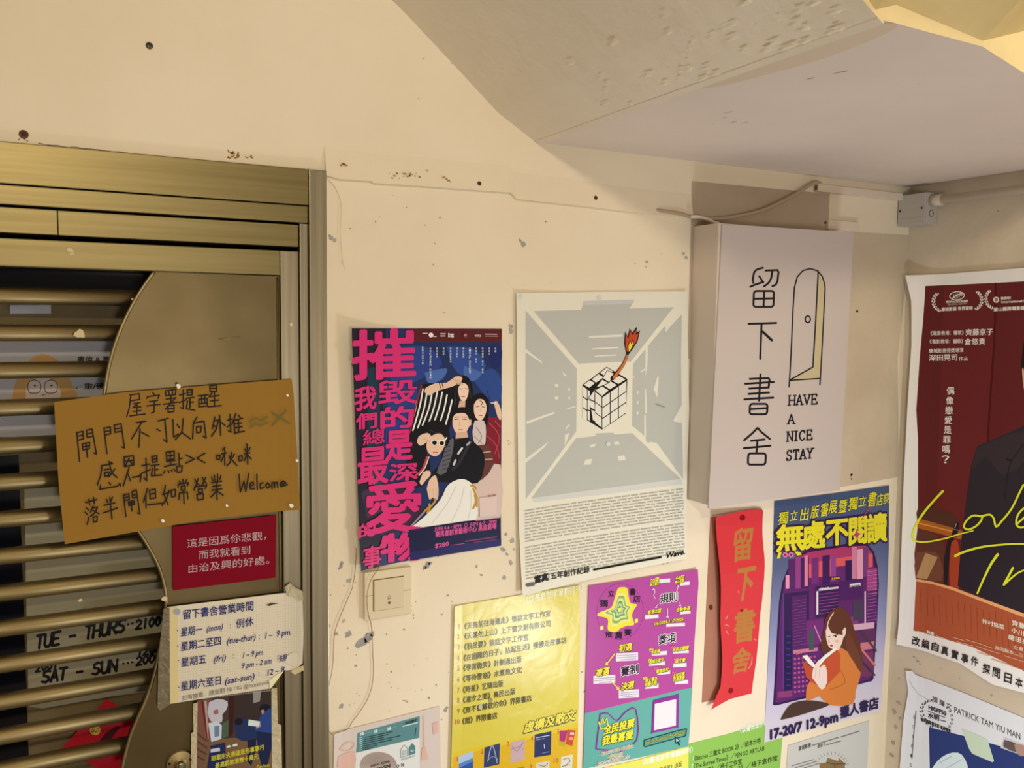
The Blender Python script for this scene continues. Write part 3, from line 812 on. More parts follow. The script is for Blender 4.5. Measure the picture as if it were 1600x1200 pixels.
s.poly([(476, 972), (530, 982), (522, 1006), (472, 1000)], (222, 218, 206))
s.poly([(296, 1096), (366, 1080), (370, 1200), (300, 1330), (280, 1200)], (34, 40, 70))
s.poly([(296, 1112), (340, 1104), (342, 1120), (298, 1128)], (200, 196, 186))
s.poly([(370, 1098), (386, 1092), (394, 1100), (376, 1106)], (224, 220, 208)); s.poly([(398, 1092), (420, 1084), (424, 1094), (404, 1100)], (224, 220, 208))
s.begin('caption')
Yw = (216, 196, 44)
s.text('阻塞走火通道是刑事罪行', (300, 1166), (548, 1112), 27, Yw, bold=.02)
s.text('最高罰款港幣十萬元', (318, 1200), (521, 1154), 27, Yw, bold=.02)
s.text('Police', (510, 1204), (572, 1192), 22, Yw, bold=.01, slant=.2)
s.begin('tape_strip', 'clear tape along the left edge'); s.poly([(216, 898), (236, 892), (230, 1330), (204, 1330), (206, 1036), (217, 1030)], M_TAPE)
s.begin('tape_strip', 'clear tape along the right edge'); s.poly([(582, 828), (608, 824), (612, 990), (628, 1000), (634, 1330), (586, 1330)], M_TAPE)
s.end()
# ------------------------------------------------------------------ posters on the cream wall
C6, C7, C8, D3, D4, D5, D6 = (520, 490, .3417), (790, 440, .4), (1060, 270, .4419), (1080, 740, .3832), (900, 870, .275), (690, 880, .2668), (510, 850, .2917)
R_E = (224, 206, 182)
s = Sheet('event_poster', 'dark blue theatre poster with big pink brush characters and four costumed people', 'poster',
          [(72, 67), (300, 68), (773, 70), (771, 600), (768, 1060), (440, 1114), (118, 1168), (108, 960), (90, 500)], C6, WB, (34, 45, 80), R_E, .002,
          fu=lambda u: .019*max(0, 1-u/.4)**2, cuts=(22, 1), rough=.32)
s.begin('printed_background')
s.poly([(72, 67), (240, 68), (222, 560), (215, 1152), (118, 1168), (108, 960), (90, 500)], (34, 26, 40))
s.poly([(150, 250), (210, 240), (214, 620), (150, 640)], (26, 50, 62))
s.poly([(120, 810), (215, 770), (216, 905), (150, 930)], (60, 44, 60))
s.poly([(160, 650), (220, 640), (220, 800), (190, 830)], (30, 66, 74))
for P, c in (([(240, 160), (420, 150), (500, 230), (400, 300), (300, 330), (240, 260)], (42, 60, 116)), ([(520, 150), (640, 160), (700, 240), (640, 300), (560, 260)], (46, 70, 126)),
             ([(420, 270), (520, 250), (500, 300), (440, 320)], (72, 96, 146)), ([(640, 300), (720, 250), (769, 300), (766, 400), (720, 400)], (44, 66, 118)), ([(250, 350), (360, 330), (400, 400), (340, 480), (250, 420)], (40, 56, 108)),
             ([(600, 240), (680, 270), (640, 310), (600, 280)], (70, 94, 146)), ([(240, 480), (330, 500), (350, 620), (250, 640)], (38, 56, 110)), ([(700, 150), (768, 150), (768, 230), (730, 250)], (30, 38, 84))):
    s.poly(P, c, 3)
s.poly([(345, 70), (773, 71), (772, 131), (345, 127)], (88, 28, 32))
s.poly([(220, 780), (340, 800), (420, 900), (340, 990), (240, 1010)], (58, 34, 52))
s.begin('printed_skirt', 'pale and red skirts')
SK, SK2, HB = (222, 176, 140), (206, 160, 126), (20, 17, 20)
# seated skirts and dresses
s.poly([(700, 470), (768, 478), (767, 690), (735, 725), (690, 690)], (122, 28, 38))
s.poly([(640, 770), (700, 720), (767, 690), (766, 935), (640, 942)], (206, 172, 150), 2)
s.begin('printed_person', 'woman in a black robe with white stripes')
s.poly([(405, 325), (450, 318), (540, 335), (575, 380), (560, 440), (530, 530), (470, 505), (410, 540), (355, 548), (372, 470), (388, 395)], (20, 18, 22), 2)
for st in ([(412, 345), (396, 430), (366, 535)], [(432, 345), (418, 430), (388, 525)], [(455, 350), (440, 430), (410, 510)], [(478, 355), (462, 430), (438, 500)], [(500, 360), (486, 425), (462, 500)], [(522, 372), (508, 440), (486, 506)], [(545, 395), (532, 450), (512, 520)], [(385, 400), (374, 450), (362, 490)]):
    s.line(st, 7, (226, 214, 196), 4)
s.line([(405, 330), (378, 430), (352, 545)], 6, (150, 40, 40), 4)
s.poly([(540, 330), (560, 295), (590, 282), (622, 295), (640, 345), (634, 415), (618, 432), (590, 425), (556, 432), (545, 380)], HB, 3)
s.poly([(575, 335), (592, 318), (612, 325), (621, 352), (612, 388), (598, 403), (582, 388), (573, 358)], (232, 190, 156), 3)
s.poly([(580, 398), (606, 402), (604, 430), (572, 432)], SK2)
s.line([(580, 345), (592, 343)], 3, HB); s.line([(604, 343), (616, 344)], 3, HB)
s.line([(588, 379), (602, 380)], 4, (170, 60, 56)); s.line([(598, 350), (600, 366)], 2, SK2)
s.poly([(420, 360), (424, 340), (470, 318), (520, 316), (560, 288), (590, 290), (585, 312), (545, 334), (480, 352), (440, 374)], SK, 2)
for k in range(4): s.line([(552+k*9, 300+k*2), (568+k*9, 322+k)], 5, SK2)
s.line([(486, 314), (492, 340)], 4, (60, 44, 36)); s.line([(498, 314), (504, 338)], 4, (60, 44, 36))
s.line([(566, 320), (558, 420)], 3, (60, 50, 46)); s.line([(624, 320), (632, 400)], 3, (60, 50, 46))
s.begin('printed_person', 'woman with long black hair and a red shawl')
s.poly([(622, 420), (632, 385), (672, 364), (702, 380), (714, 425), (704, 520), (700, 600), (684, 605), (672, 520), (640, 500)], HB, 3)
s.poly([(645, 415), (662, 392), (690, 396), (703, 430), (694, 468), (676, 490), (655, 478), (645, 448)], (230, 186, 152), 3)
s.line([(655, 425), (668, 424)], 3, HB); s.line([(682, 426), (695, 428)], 3, HB); s.line([(668, 465), (682, 466)], 4, (168, 66, 62)); s.line([(675, 430), (674, 448)], 2, SK2)
s.line([(672, 398), (684, 406), (676, 420)], 3, HB, 2)
s.poly([(648, 490), (690, 490), (700, 540), (690, 620), (650, 600), (638, 540)], (204, 178, 160), 2)
s.line([(655, 520), (680, 560), (665, 590)], 4, (150, 120, 100), 3); s.line([(645, 560), (690, 600)], 3, (150, 120, 100))
s.poly([(735, 405), (750, 400), (768, 440), (768, 486), (752, 470)], SK, 2); s.line([(742, 410), (722, 408)], 4, (230, 220, 200))
s.line([(720, 410), (705, 350)], 2, (40, 36, 40))
for q in ([(715, 500), (760, 560), (740, 640)], [(740, 490), (766, 520)], [(705, 560), (745, 600), (760, 660)]): s.line(q, 5, (176, 60, 62), 3)
s.poly([(640, 610), (710, 600), (735, 690), (680, 760), (650, 740)], (96, 52, 44), 2)
for q in ([(650, 640), (720, 630)], [(655, 670), (728, 665)]): s.line(q, 5, (180, 150, 120))
s.begin('printed_person', 'man in black with a grey scarf and belt')
s.poly([(470, 770), (440, 740), (490, 690), (508, 600), (548, 566), (600, 560), (648, 590), (690, 640), (688, 720), (660, 775), (600, 768), (540, 770)], (22, 20, 24), 3)
s.poly([(545, 475), (552, 445), (580, 428), (615, 432), (638, 458), (636, 500), (622, 520), (600, 470), (560, 462)], HB, 3)
s.poly([(547, 478), (562, 458), (602, 455), (620, 478), (624, 505), (610, 540), (586, 556), (562, 545), (547, 510)], (228, 182, 144), 3)
s.poly([(616, 490), (632, 484), (632, 508), (620, 520)], SK)
s.poly([(562, 545), (612, 538), (618, 565), (560, 572)], SK2)
s.line([(556, 484), (574, 482)], 3, HB); s.line([(590, 482), (610, 484)], 3, HB); s.line([(574, 530), (592, 531)], 4, (170, 84, 74)); s.line([(580, 488), (576, 512), (586, 515)], 2, (190, 140, 108)); s.line([(556, 474), (576, 472)], 3, HB); s.line([(588, 472), (612, 474)], 3, HB)
s.poly([(515, 600), (540, 572), (552, 575), (545, 640), (515, 728), (474, 728), (500, 660)], (92, 86, 84), 2)
for k in range(7): s.line([(495+k*3, 715-k*20), (540-k, 700-k*19)], 3, (40, 38, 40))
s.line([(628, 584), (572, 690), (548, 712)], 14, (44, 40, 42)); s.line([(590, 615), (572, 640)], 9, (206, 200, 190)); s.line([(560, 670), (552, 690)], 9, (196, 190, 180)); s.line([(612, 600), (625, 588)], 8, (170, 164, 158))
s.begin('printed_person', 'crouching man lifting his sunglasses')
s.poly([(345, 560), (400, 520), (430, 640), (446, 700), (420, 780), (395, 790), (340, 800), (338, 640)], (22, 20, 26), 2)
s.poly([(395, 545), (425, 500), (478, 488), (520, 512), (534, 560), (520, 610), (500, 580), (440, 575), (420, 600)], HB, 3)
s.poly([(428, 590), (448, 560), (490, 548), (514, 580), (500, 625), (470, 652), (440, 640), (428, 615)], (224, 174, 136), 3)
s.line([(440, 585), (512, 580), (520, 566)], 5, (232, 222, 196)); s.disc(464, 590, 14, (236, 226, 200), 13); s.disc(497, 592, 14, (236, 226, 200), 12); s.disc(464, 590, 11, (18, 16, 18), 10); s.disc(497, 592, 11, (18, 16, 18), 9)
s.line([(458, 634), (478, 634)], 4, (160, 80, 70))
s.line([(440, 530), (470, 545), (490, 540)], 3, (60, 50, 48), 2)
s.poly([(384, 588), (392, 560), (430, 545), (448, 560), (430, 585), (400, 604)], SK, 2); s.line([(420, 560), (450, 572)], 6, SK); s.line([(415, 572), (445, 585)], 6, SK2)
s.line([(430, 655), (410, 710), (378, 740)], 9, (190, 60, 70), 2); s.line([(438, 655), (420, 705), (392, 740)], 4, (230, 220, 210), 2)
s.poly([(395, 770), (412, 725), (440, 718), (446, 738), (425, 760), (405, 785)], SK, 2)
s.poly([(428, 800), (440, 760), (466, 738), (476, 760), (482, 800), (478, 850), (456, 840), (440, 850)], SK, 2)
for q in ([(440, 800), (444, 846)], [(456, 800), (462, 850)], [(470, 800), (476, 848)]): s.line(q, 3, SK2)
s.begin('printed_skirt', 'wide cream skirt with yellow tassels')
s.poly([(345, 986), (420, 925), (490, 850), (520, 790), (560, 762), (600, 757), (640, 785), (658, 850), (656, 935), (600, 948)], (228, 212, 190), 3)
for q in ([(560, 790), (520, 870), (450, 960)], [(600, 790), (580, 870), (540, 950)], [(630, 810), (630, 880), (615, 944)]): s.line(q, 4, (204, 186, 164), 4)
s.line([(345, 984), (440, 880)], 8, (150, 130, 130), 2)
for x0, y0, x1, y1 in ((420, 900, 470, 850), (430, 910, 440, 870), (640, 800, 656, 880), (630, 785, 652, 800), (648, 830, 640, 890)): s.line([(x0, y0), ((x0+x1)/2+8, (y0+y1)/2), (x1, y1)], 9, (190, 134, 40), 2)
PK = (208, 42, 98)
for ch, x0, y0, x1, y1, b in (('摧', 76, 78, 372, 300, .024), ('毀', 204, 308, 380, 415, .020), ('的', 216, 430, 364, 525, .032), ('是', 238, 540, 360, 672, .036), ('深', 256, 688, 384, 766, .026), ('愛', 142, 775, 404, 1005, .024), ('物', 216, 1008, 408, 1132, .042),
                        ('我', 86, 336, 190, 440, .028), ('們', 92, 455, 192, 525, .024), ('總', 126, 530, 232, 597, .012), ('最', 102, 614, 246, 778, .024), ('的', 108, 955, 186, 1017, .026), ('事', 128, 1062, 214, 1158, .026)):
    s.begin('title_character', 'pink brush character'); s.boxed(ch, x0, y0, x1, y1, PK, b, skew=-8)
s.begin('date_band', 'dark navy band with dates and price')
s.poly([(345, 988), (766, 933), (768, 1060), (440, 1114), (352, 1129)], (26, 26, 54))
s.poly([(352, 1090), (560, 1058), (768, 1028), (768, 1060), (440, 1114), (352, 1129)], (36, 34, 78))
Pk2 = (206, 76, 122)
s.text('JUN 4-6 · 8PM  ○  JUN 6-7 · 3PM', (465, 992), (746, 956), 22, Pk2, bold=.03)
s.text('賽馬會創意藝術中心 黑盒劇場', (467, 1020), (746, 980), 30, Pk2, bold=.025)
s.text('$280', (464, 1071), (528, 1060), 27, Pk2, bold=.03)
s.line([(540, 1058), (600, 1050)], 2, Pk2); s.line([(605, 1040), (746, 1020)], 6, (120, 50, 90)); s.line([(640, 1046), (746, 1032)], 3, (120, 50, 90))
s.poly([(668, 842), (748, 832), (748, 920), (670, 930)], (212, 180, 158))
s.text('(售票二維碼)'[1:3], (705, 838), (746, 833), 10, (170, 40, 60))
s.begin('credits', 'small white credits along the top')
Wt = (226, 214, 200)
for x, y, t in ((405, 150, '監製及出品小劇'), (440, 155, '佈景Edwin Dojo'), (470, 155, '服裝設計'), (500, 155, '演出者'), (532, 155, '音樂總監製作'), (562, 155, '燈光設計'), (590, 155, '舞台監督'), (620, 155, 'Clover Octopus'), (648, 155, '李珮文．謝文'), (678, 155, '導演編劇．李文．鄭采'), (708, 155, '李珮文'), (736, 155, '朱珮')):
    n = len(t)*(8.5 if t[0] < '一' else 12)
    for k, ch in enumerate(t): s.boxed(ch, x, y+k*n/len(t), x+8, y+(k+.8)*n/len(t), Wt) if ch.strip() and ch not in '．' else None
s.disc(446, 98, 11, (232, 224, 212)); s.line([(455, 104), (470, 105)], 3, Wt); s.text('Stage', (524, 98), (550, 98), 13, Wt, bold=.04); s.text('Props', (524, 108), (550, 108), 13, Wt, bold=.04)
s.line([(490, 92), (512, 92)], 4, Wt); s.line([(490, 102), (510, 102)], 4, Wt); s.line([(408, 90), (430, 90)], 3, Wt); s.disc(603, 100, 10, (120, 60, 62)); s.disc(603, 98, 5, (180, 130, 126)); s.text('李珮文', (645, 106), (676, 106), 13, Wt); s.line([(694, 94), (748, 95)], 4, (200, 160, 150)); s.line([(692, 103), (752, 104)], 2, (200, 160, 150))
s.end()

# ---- white poster with the burning cube
R_W = (226, 211, 186)
s = Sheet('exhibition_poster', 'tall white poster with a twisted cube and burning fuse in a grey corridor', 'poster',
          [(38, 45), (370, 40), (705, 38), (709, 300), (713, 500), (706, 700), (703, 860), (696, 1078), (380, 1146), (56, 1222), (47, 900), (42, 450)], C7, WB, (223, 208, 174), R_W, .003,
          gv=lambda v: .008*max(0, 1-v/.3)**2, fu=lambda u: .004*(2*u-1)**4, cuts=(14, 14), rough=.3, bump=.12)
s.begin('printed_corridor', 'pale grey corridor')
GR, PW = (182, 174, 152), (222, 207, 177)
GR2 = (192, 184, 166)
s.poly([(108, 115), (295, 110), (302, 90), (498, 83), (483, 105), (655, 100), (490, 312), (285, 320)], GR)
s.poly([(300, 92), (303, 76), (504, 70), (497, 86)], GR2)
s.poly([(75, 112), (278, 340), (276, 585), (234, 642), (160, 742), (76, 850), (74, 500)], GR)
s.poly([(275, 612), (350, 603), (353, 593), (420, 590), (426, 597), (495, 592), (682, 770), (400, 806), (98, 846)], GR)
s.poly([(98, 846), (400, 806), (682, 770), (690, 790), (400, 830), (110, 862)], (204, 194, 172))
s.poly([(685, 128), (626, 194), (622, 172), (497, 322), (493, 562), (546, 606), (550, 628), (590, 630), (690, 772), (682, 330)], GR)
for P in ([(75, 262), (140, 312), (142, 320), (75, 275)], [(78, 546), (190, 508), (190, 516), (80, 556)], [(72, 695), (168, 624), (150, 648), (76, 708)], [(222, 352), (237, 366), (236, 371), (226, 366)], [(240, 495), (273, 485), (273, 490), (241, 499)],
          [(234, 572), (250, 554), (250, 562), (234, 580)], [(231, 600), (250, 590), (231, 645)], [(546, 262), (556, 240), (553, 330), (546, 372)], [(592, 372), (598, 368), (592, 455), (578, 420)], [(652, 545), (690, 470), (684, 552)], [(544, 420), (548, 420), (552, 512), (545, 516)], [(541, 520), (547, 520), (548, 608), (541, 600)],
          [(622, 172), (640, 150), (630, 195), (624, 196)], [(527, 350), (545, 338), (545, 344), (527, 357)], [(493, 375), (502, 366), (502, 374), (495, 380)], [(560, 625), (590, 640), (592, 630)], [(684, 335), (690, 320), (690, 360), (683, 372)]):
    s.poly(P, PW)
for x, y, w, h in ((192, 400, 13, 12), (192, 448, 13, 12), (245, 415, 6, 12), (245, 450, 6, 10), (512, 427, 6, 12), (512, 467, 6, 12), (512, 508, 6, 12)): s.quad(x, y, x+w, y+h, PW)
for P in ([(333, 636), (351, 633), (347, 646), (327, 648)], [(421, 627), (440, 624), (445, 635), (428, 637)], [(312, 695), (338, 692), (332, 714), (303, 716)], [(436, 681), (463, 678), (469, 696), (442, 700)]): s.poly(P, PW)
for P in ([(325, 212), (456, 206), (456, 215), (325, 221)], [(338, 260), (441, 254), (441, 260), (339, 266)], [(347, 289), (432, 284), (432, 289), (347, 294)]): s.poly(P, PW)
s.begin('printed_cube', 'black-outlined white cube with a burning fuse')
BK, CW = (22, 20, 20), (224, 210, 182)
s.poly([(300, 405), (395, 333), (475, 380), (470, 515), (376, 578), (300, 530)], BK)
def face(o, e1, e2, n1, n2, g=.08, skip=()):
    for i in range(n1):
        for j in range(n2):
            if (i, j) in skip: continue
            q = [(i+g, j+g), (i+1-g, j+g), (i+1-g, j+1-g), (i+g, j+1-g)]
            s.poly([(o[0]+e1[0]*a+e2[0]*b, o[1]+e1[1]*a+e2[1]*b) for a, b in q], CW)
face((348, 428), (28, 22), (0, 41), 1, 3, .05)                      # corner column, left face
face((376, 452), (32, -22), (0, 42), 3, 3, .05)                    # right face
face((300, 405), (18, 14), (0, 43), 1, 3, .06)
face((319, 420), (10, 6), (0, 40), 1, 3, .06)
s.poly([(322, 462), (346, 470), (348, 500), (332, 492)], CW); s.poly([(334, 500), (348, 506), (350, 545), (340, 540)], CW)
for P in ([(348, 425), (376, 408), (404, 425), (376, 448)], [(379, 404), (408, 388), (436, 404), (406, 422)], [(411, 386), (442, 367), (470, 382), (440, 401)], [(302, 403), (328, 384), (350, 396), (326, 416)], [(334, 382), (362, 360), (384, 374), (352, 396)], [(367, 356), (394, 335), (420, 350), (388, 372)],
          [(322, 456), (348, 420), (372, 406), (348, 424), (346, 468)], [(352, 414), (376, 382), (402, 396), (374, 408)], [(378, 378), (396, 346), (424, 360), (404, 394)]):
    s.poly(P, CW); s.line(P, 2.4, BK, closed=True)
s.line([(416, 378), (440, 350), (462, 318), (476, 280)], 17, BK, 4, taper=.55); s.line([(424, 374), (442, 350), (462, 320), (474, 288)], 13, (196, 104, 52), 4, taper=.5)
s.poly([(470, 280), (462, 240), (466, 195), (476, 215), (484, 183), (494, 200), (512, 176), (510, 200), (524, 192), (514, 235), (496, 262), (480, 284)], BK)
s.poly([(472, 272), (467, 240), (469, 206), (478, 224), (486, 192), (494, 210), (508, 188), (507, 208), (518, 202), (510, 233), (494, 258), (480, 276)], (188, 66, 34))
s.poly([(478, 276), (476, 252), (484, 228), (490, 240), (498, 220), (500, 240), (494, 258), (484, 278)], BK)
s.poly([(480, 272), (479, 252), (485, 234), (491, 246), (497, 230), (497, 242), (491, 257), (483, 273)], (232, 200, 60))
s.begin('text_block', 'rows of tiny grey printed text')
tg = (158, 148, 130)
z0 = s.z
for r in range(23):
    y0 = 892+r*11.9; y1 = 806+r*11.2; x = 72.0
    if r == 11: continue
    while x < 688:
        w = random.uniform(12, 42); x2 = min(x+w, 690)
        ya = y0+(y1-y0)*((x-72)/618)**.95; yb = y0+(y1-y0)*((x2-72)/618)**.95
        xx = x
        while xx < x2-2:
            yy = ya+(yb-ya)*(xx-x)/(x2-x)
            s.z = z0+1e-5
            s.poly([(xx, yy), (xx+2.6, yy-.3), (xx+2.6, yy+4.2), (xx, yy+4.6)], tg)
            xx += 3.9
        x = x2+random.uniform(3, 7)
s.begin('title_line')
s.text('當真', (104, 1172), (158, 1160), 30, (30, 28, 28), bold=.06)
s.text('五年創作紀錄', (168, 1158), (322, 1130), 28, (44, 42, 42), bold=.02)
s.line([(76, 1180), (100, 1176)], 14, (96, 92, 90)); s.line([(162, 1164), (162, 1134)], 2, BK)
s.line([(338, 1122), (598, 1073)], 8, BK)
s.text('Wave.', (616, 1078), (688, 1060), 30, BK, bold=.04, slant=.25)
for x, y in ((366, 64), (55, 60), (400, 634)):
    s.begin('putty_dot', 'faint putty lump under the paper'); s.disc(x, y, 9, (206, 198, 180))
s.begin('scuff', 'dark scuff on the right'); s.line([(586, 478), (618, 490)], 4, (140, 134, 122))
s.end()

# ---- couplet strip
R_C = (250, 238, 226)
s = Sheet('red_paper_strip', 'vertical red paper strip with four gold characters, curling off the wall', 'paper decoration',
          [(78, 173), (140, 160), (200, 150), (262, 142), (285, 144), (291, 152), (290, 260), (293, 350), (288, 520), (276, 620), (262, 720), (254, 800), (246, 896), (150, 916), (64, 952), (86, 900), (104, 860), (108, 700), (104, 520), (98, 430), (90, 300)], D3, WB, (230, 60, 66), R_C, .004,
          fu=lambda u: .016*(1-u)**2, gv=lambda v: .006*math.sin(v*7)**2, cuts=(14, 16), rough=.4)
for ch, x0, y0, x1, y1 in (('留', 158, 228, 238, 356), ('下', 166, 388, 242, 520), ('書', 164, 558, 250, 688), ('舍', 150, 712, 228, 812)):
    s.begin('gold_character', 'gold calligraphy character'); s.boxed(ch, x0, y0, x1, y1, (196, 128, 62), .028, skew=-12, slant=.1)
for x, y, r in ((203, 178, 13), (201, 557, 6), (153, 880, 12)):
    s.begin('pin_mark', 'dark red pin mark'); s.disc(x, y, r, (150, 12, 22))
for q in ([(240, 745), (238, 770), (228, 790)], [(140, 575), (130, 590)], [(132, 636), (140, 650)], [(250, 672), (258, 676)], [(128, 610), (146, 618)], [(182, 475), (186, 484)]): s.begin('white_scrape', 'thin white scrape mark'); s.line(q, 3, (232, 170, 150), 2)
s.end()
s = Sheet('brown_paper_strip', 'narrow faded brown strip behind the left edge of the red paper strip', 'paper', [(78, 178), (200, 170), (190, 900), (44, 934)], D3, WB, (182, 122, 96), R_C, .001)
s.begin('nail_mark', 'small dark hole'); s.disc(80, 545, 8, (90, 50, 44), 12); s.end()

# ---- book fair poster
R_B = (240, 230, 218)
def gradient_paper(name, stops, z0, z1):
    mt = bpy.data.materials.new(name); mt.use_nodes = True
    nt = mt.node_tree; b = nt.nodes['Principled BSDF']
    tc = nt.nodes.new('ShaderNodeTexCoord'); sp = nt.nodes.new('ShaderNodeSeparateXYZ'); cr = nt.nodes.new('ShaderNodeValToRGB')
    nt.links.new(tc.outputs['Generated'], sp.inputs[0]); nt.links.new(sp.outputs['Z'], cr.inputs['Fac']); nt.links.new(cr.outputs['Color'], b.inputs['Base Color'])
    while len(cr.color_ramp.elements) < len(stops): cr.color_ramp.elements.new(.5)
    for e, (p, c) in zip(cr.color_ramp.elements, stops):
        r = lin(R_B); e.position = p; e.color = (*[min(.88, .82*x/y) for x, y in zip(lin(c), r)], 1)
    b.inputs['Roughness'].default_value = .35; b.inputs['Specular IOR Level'].default_value = .35
    return mt
s = Sheet('book_fair_poster', 'blue-to-lilac illustrated poster of a woman reading before a purple city window', 'poster',
          [(340, 112), (570, 82), (803, 48), (801, 300), (788, 640), (768, 968), (540, 1030), (298, 1097), (312, 800), (332, 400)], D3, WB, (80, 100, 140), R_B, .002,
          fu=lambda u: .004*max(0, (u-.85)/.15)**2, cuts=(14, 1), rough=.35,
          paper=gradient_paper('blue_lilac_print', [(0, (222, 208, 212)), (.2, (200, 188, 208)), (.45, (142, 142, 182)), (.72, (90, 98, 134)), (1, (70, 84, 118))], 0, 1))
PD, PM, PL1 = (52, 26, 74), (112, 40, 110), (196, 84, 148)
s.begin('printed_city', 'purple and pink high-rise city in an arched window')
win = [(333, 944), (342, 800), (350, 640), (358, 520), (372, 440), (396, 380), (430, 335), (480, 310), (640, 285), (715, 283), (745, 318), (760, 380), (764, 450), (757, 600), (748, 750), (742, 836), (735, 846), (540, 898), (345, 946)]
s.poly(win, PD)
cx, cy = 555, 620
inn = [(cx+(x-cx)*.955, cy+(y-cy)*.965) for x, y in win]
s.poly(inn, (98, 36, 104))
s.poly([(430, 345), (480, 320), (640, 296), (712, 294), (740, 330), (740, 380), (560, 420), (420, 430)], (226, 92, 96))
s.poly([(430, 345), (480, 320), (640, 296), (712, 294), (738, 325), (560, 350), (430, 380)], (176, 60, 104))
B_ = [(395, 350, 425, 480, (88, 40, 100)), (425, 340, 446, 470, (150, 64, 130)), (446, 345, 480, 470, (70, 32, 92)), (462, 335, 476, 460, (226, 130, 160)), (490, 345, 520, 450, (120, 48, 116)), (535, 335, 565, 455, (64, 30, 88)), (568, 340, 590, 440, (150, 70, 140)),
      (590, 380, 630, 450, (104, 44, 110)), (628, 355, 660, 450, (52, 28, 80)), (655, 300, 675, 430, (210, 130, 160)), (676, 310, 700, 440, (232, 160, 180)), (700, 300, 722, 420, (120, 60, 120)), (715, 390, 756, 520, (170, 70, 140)), (385, 415, 400, 470, (232, 150, 180)),
      (505, 460, 600, 590, (60, 28, 84)), (510, 480, 518, 575, (236, 220, 220)), (520, 470, 600, 478, (226, 200, 216)), (600, 440, 700, 520, (78, 34, 96)), (646, 450, 690, 464, (236, 226, 226)), (700, 480, 756, 620, (92, 40, 108)), (706, 480, 712, 615, (230, 180, 200)),
      (375, 490, 480, 700, (54, 26, 80)), (410, 500, 470, 720, (84, 36, 100)), (372, 490, 378, 880, (96, 60, 130)), (378, 640, 412, 900, (40, 26, 76)), (470, 600, 540, 700, (118, 44, 116)), (600, 590, 680, 640, (130, 60, 120)), (660, 615, 745, 640, (220, 170, 190)),
      (680, 640, 750, 700, (96, 44, 90)), (690, 690, 745, 720, (206, 120, 130)), (412, 730, 520, 905, (92, 38, 104)), (415, 720, 515, 735, (210, 120, 150)), (352, 890, 412, 915, (140, 60, 110)), (690, 730, 742, 830, (120, 50, 90)), (660, 520, 700, 600, (70, 60, 84)), (480, 640, 500, 720, (66, 84, 78))]
for x0, y0, x1, y1, c in B_: s.quad(x0, y0, x1, y1, c, sk=-(x1-x0)*.12)
for k in range(8):
    for j in range(6): s.quad(418+j*16, 752+k*19-j*2, 427+j*16, 760+k*19-j*2, (190, 84, 140))
for k in range(9): s.quad(386, 660+k*25, 404, 666+k*25, (80, 48, 120))
for k in range(16): s.line([(414, 520+k*12), (466, 512+k*12)], 2.4, (140, 62, 130))
for k in range(7): s.line([(522, 492+k*13), (596, 482+k*13)], 3, (150, 70, 140))
for k in range(8): s.line([(716, 500+k*14), (752, 494+k*14)], 3, (170, 84, 146))
for k in range(7): s.line([(718, 400+k*15), (754, 395+k*15)], 2.5, (220, 130, 170))
s.line([(690, 640), (750, 720)], 8, (70, 60, 70)); s.line([(680, 700), (745, 780)], 9, (200, 120, 110)); s.line([(690, 760), (745, 820)], 7, (60, 50, 70)); s.line([(500, 620), (530, 690)], 5, (210, 140, 160))
s.quad(566, 420, 606, 432, (60, 30, 30)); s.text('私房書庫', (570, 431), (603, 428), 9, (236, 190, 80), bold=.02)
s.text('Dhyana', (524, 472), (560, 466), 10, (240, 230, 230), bold=.03); s.text('Lamma', (648, 464), (686, 458), 12, (60, 30, 60), bold=.03); s.text('AOO', (426, 738), (452, 730), 12, (240, 150, 120), bold=.03)
s.begin('printed_woman', 'long-haired woman in an orange jumper holding a red book')
s.poly([(540, 740), (524, 700), (538, 640), (545, 590), (575, 552), (612, 545), (642, 575), (665, 640), (690, 715), (696, 780), (684, 815), (655, 770), (620, 730), (560, 725)], (98, 52, 36), 3)
s.poly([(590, 700), (620, 715), (660, 742), (690, 765), (686, 830), (668, 885), (656, 938), (560, 944), (520, 906), (472, 928), (466, 890), (482, 845), (530, 872), (560, 850), (596, 780)], (218, 125, 56), 2)
s.line([(600, 790), (625, 850), (560, 880)], 4, (190, 100, 24), 3)
s.poly([(560, 705), (600, 680), (612, 690), (600, 718), (585, 722)], (240, 208, 192))
s.poly([(546, 640), (556, 600), (590, 588), (618, 630), (612, 690), (582, 712), (560, 706), (549, 676)], (244, 214, 198), 3)
s.poly([(548, 640), (548, 600), (575, 558), (622, 556), (636, 630), (622, 655), (600, 655), (570, 648), (556, 622)], (98, 52, 36), 3)
s.line([(550, 640), (558, 600), (578, 566)], 4, (236, 204, 186), 3)
s.poly([(614, 640), (626, 625), (628, 650), (618, 668)], (244, 214, 198), 2)
s.line([(577, 660), (594, 656)], 3.5, (60, 30, 24)); s.line([(556, 664), (563, 662)], 3, (60, 30, 24)); s.disc(586, 662, 4, (60, 30, 24)); s.line([(562, 672), (556, 684), (562, 688)], 2, (200, 140, 120)); s.disc(569, 700, 6, (190, 44, 40), 4); s.disc(592, 682, 8, (240, 184, 166), 6)
s.poly([(636, 640), (668, 700), (696, 770), (690, 812), (660, 765), (640, 735), (628, 690)], (112, 60, 40), 2)
s.poly([(450, 742), (470, 738), (502, 778), (540, 740), (585, 708), (594, 714), (545, 755), (508, 800), (478, 775)], (246, 238, 222))
s.poly([(448, 758), (478, 782), (506, 802), (526, 860), (500, 856), (466, 828)], (192, 78, 42))
s.poly([(506, 802), (546, 758), (592, 716), (606, 735), (604, 806), (556, 856), (526, 862)], (200, 82, 44))
